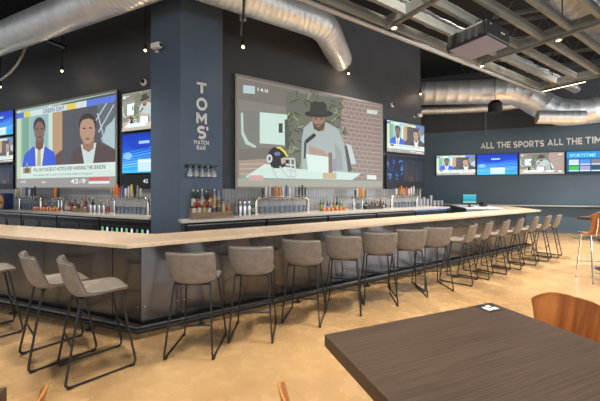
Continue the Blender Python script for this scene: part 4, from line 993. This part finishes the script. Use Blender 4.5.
# small drinks cooler at the left edge
sC = WAL_L.along(6, DL-.2); t = thing('counter_top_cooler', 'small dark drinks cooler with yellow disc and red mark at the left edge', 'cooler', WAL_L.P(sC-.5, DL-.26, Z_BB), WAL_L.rot)
MB().box(0, .5, 0, .22, 0, .42).build('case', mat('cooler_navy', (.03, .04, .14), .35), t, bevel=.02)
e = MB().lathe([(.17, 0), (.17, .006)], 26, M=Matrix.Rotation(R(90), 4, 'X')).build('yellow_disc', mat('disc_yellow', (.85, .50, .03), .4), t, loc=(.36, 0, .2))
MB().prism([(-.16, -.02), (-.10, .05), (-.03, .04), (0, .01), (.03, .04), (.10, .05), (.16, -.02), (.10, -.045), (.05, -.02), (0, -.05), (-.05, -.02), (-.10, -.045)], 0, .004).build('red_mark', mat('mark_red', (.6, .02, .03), .4), t, loc=(.36, -.007, .18)).rotation_euler = (R(90), 0, 0)
MB().box(.05, .45, -.002, .0, .35, .40).build('top_strip', mat('strip_red', (.5, .04, .05), .4), t)

# ------------------------------------------------------------------ service station inside the far end of the bar
iT = bar_line(.70); a = iT[2]
t0 = BAR_T.u.dot(a.xy)
def TP(s, d, z): return BAR_T.P(s, d, z)
dT = OUT['T']+.70
pT = Vector((4.55, 8.0, 0))
t = thing('service_station', 'white service station inside the far end of the bar', 'cabinet', TP(t0+.1, dT, 0), BAR_T.rot)
MB().box(0, 1.9, 0, 1.0, .05, 1.02).build('body', M_STAIN, t, bevel=.005)
MB().box(-.01, 1.91, -.0, 1.01, 1.021, 1.06).build('worktop', mat('pale_top', (.70, .74, .80), .3), t, bevel=.004)
MB().box(.03, 1.87, .05, .95, 0, .05).build('plinth', M_BLACK, t)
pm = pt(472.5, 197.5, 8.55); 
t = thing('sale_terminal', 'point of sale terminal with a lit teal screen at the far end of the bar', 'terminal', TP(t0+.55, dT+.80, 1.061), 0)
L_ = t.location
pos = Pic(); pos.rect(0, 0, 1, 1, (28, 150, 170)); pos.rect(0, 0, 1, .14, (90, 190, 190)); pos.rect(0, .86, 1, 1, (150, 200, 160))
for i in range(5): pos.rect(.05+.19*i, .25, .20+.19*i, .48, (40, 170, 190)); pos.rect(.05+.19*i, .55, .20+.19*i, .76, (36, 130, 180))
MB().lathe([(.11, 0), (.11, .012), (.03, .02), (.025, .12)], 18).build('stand', M_BLACK, t, smooth=True)
mm = MB().box(-.21, .21, 0, .03, .12, .39).build('monitor', M_BLACK, t, bevel=.005); pos.build('picture', .40, .25, mm, (-.2, -.001, .13), 1.1, step=.0002)
o = MB().box(-.07, .07, -.10, .10, 0, .10).box(-.05, .05, -.08, .08, .10, .14).build('receipt_printer', M_BLACK, loc=TP(t0+1.0, dT+.30, 1.061), bevel=.01); tag(o, 'small black receipt printer beside the sale terminal', 'printer')

# ------------------------------------------------------------------ light
w = bpy.data.worlds.new('daylight'); S.world = w; w.use_nodes = True
bg = w.node_tree.nodes['Background']; bg.inputs['Color'].default_value = (.86, .93, 1.0, 1); bg.inputs['Strength'].default_value = .42
def area(name, loc, aim, sx, sy, e, col):
    l = bpy.data.lights.new(name, 'AREA'); l.shape = 'RECTANGLE'; l.size = sx; l.size_y = sy; l.energy = e; l.color = col
    o = bpy.data.objects.new(name, l); COL.objects.link(o); o.location = loc; o.rotation_euler = (Vector(aim)-Vector(loc)).to_track_quat('-Z', 'Y').to_euler(); return o
area('daylight_windows', (3, -6.5, 2.6), (2.5, 6, 1.4), 14, 3.6, 440, (.90, .95, 1.0))
area('far_end_fill', (16, 3, 2.8), (7, 10.5, 1.2), 8, 4.0, 560, (.90, .95, 1.0))  # added fill to lift the far wall and floor, no known window
for (x, y, e) in ((-3.2, 3.2, 75), (-1.4, 2.3, 75), (1.4, 3.2, 60), (3.6, 5.0, 60), (6.3, 5.6, 100), (8.6, 6.4, 90), (-4.6, 4.5, 40), (2.0, 7.0, 40), (5.6, 7.6, 60)):  # added overhead fill for floor and seats, no fixtures behind these spots
    spot_light('overhead_fill', (x, y, 5.7), e*22, R(95), (1, .91, .78), 1., .25)

spot_light('far_right_fill', (9.4, 8.2, 4.0), 800, R(125), (1, .92, .80), 1., .25)  # added fill out of view, brightens the far floor; no lamp hangs here
# blue strips under the back counters
def led(p, rot, L, name, label, e):
    t = thing(name, label, 'light strip', p, rot)
    MB().box(0, L, .02, .028, .004, .012).build('strip', mat('blue_led', (.1, .3, 1), .4, emit=(.15, .4, 1), estr=1.5), t)
    l = bpy.data.lights.new('strip_glow', 'AREA'); l.shape = 'RECTANGLE'; l.size = L; l.size_y = .02; l.energy = e; l.color = (.22, .5, 1)
    o = bpy.data.objects.new('strip_glow', l); COL.objects.link(o); o.parent = t; o.location = (L/2, -.01, -.005); o.rotation_euler = (R(-25), 0, 0)
led(BAR_R.P(s2b-1.6, D_F2+.01, Z_BB-.066), BAR_R.rot, 1.5, 'counter_light_strip', 'blue light strip under the free end of the right back counter', 6)

# ------------------------------------------------------------------ camera and picture settings
cam = bpy.data.cameras.new('camera'); co = bpy.data.objects.new('camera', cam); COL.objects.link(co); S.camera = co
co.location = (0, 0, EYE); co.rotation_euler = (R(90), 0, 0); cam.sensor_width = 36; cam.lens = 18.0; cam.shift_y = -(200.5-CY)/600; cam.clip_start = .05
S.view_settings.view_transform = 'Standard'; S.view_settings.look = 'None'; S.view_settings.gamma = 1; S.view_settings.use_curve_mapping = False
S.view_settings.exposure = 0.25
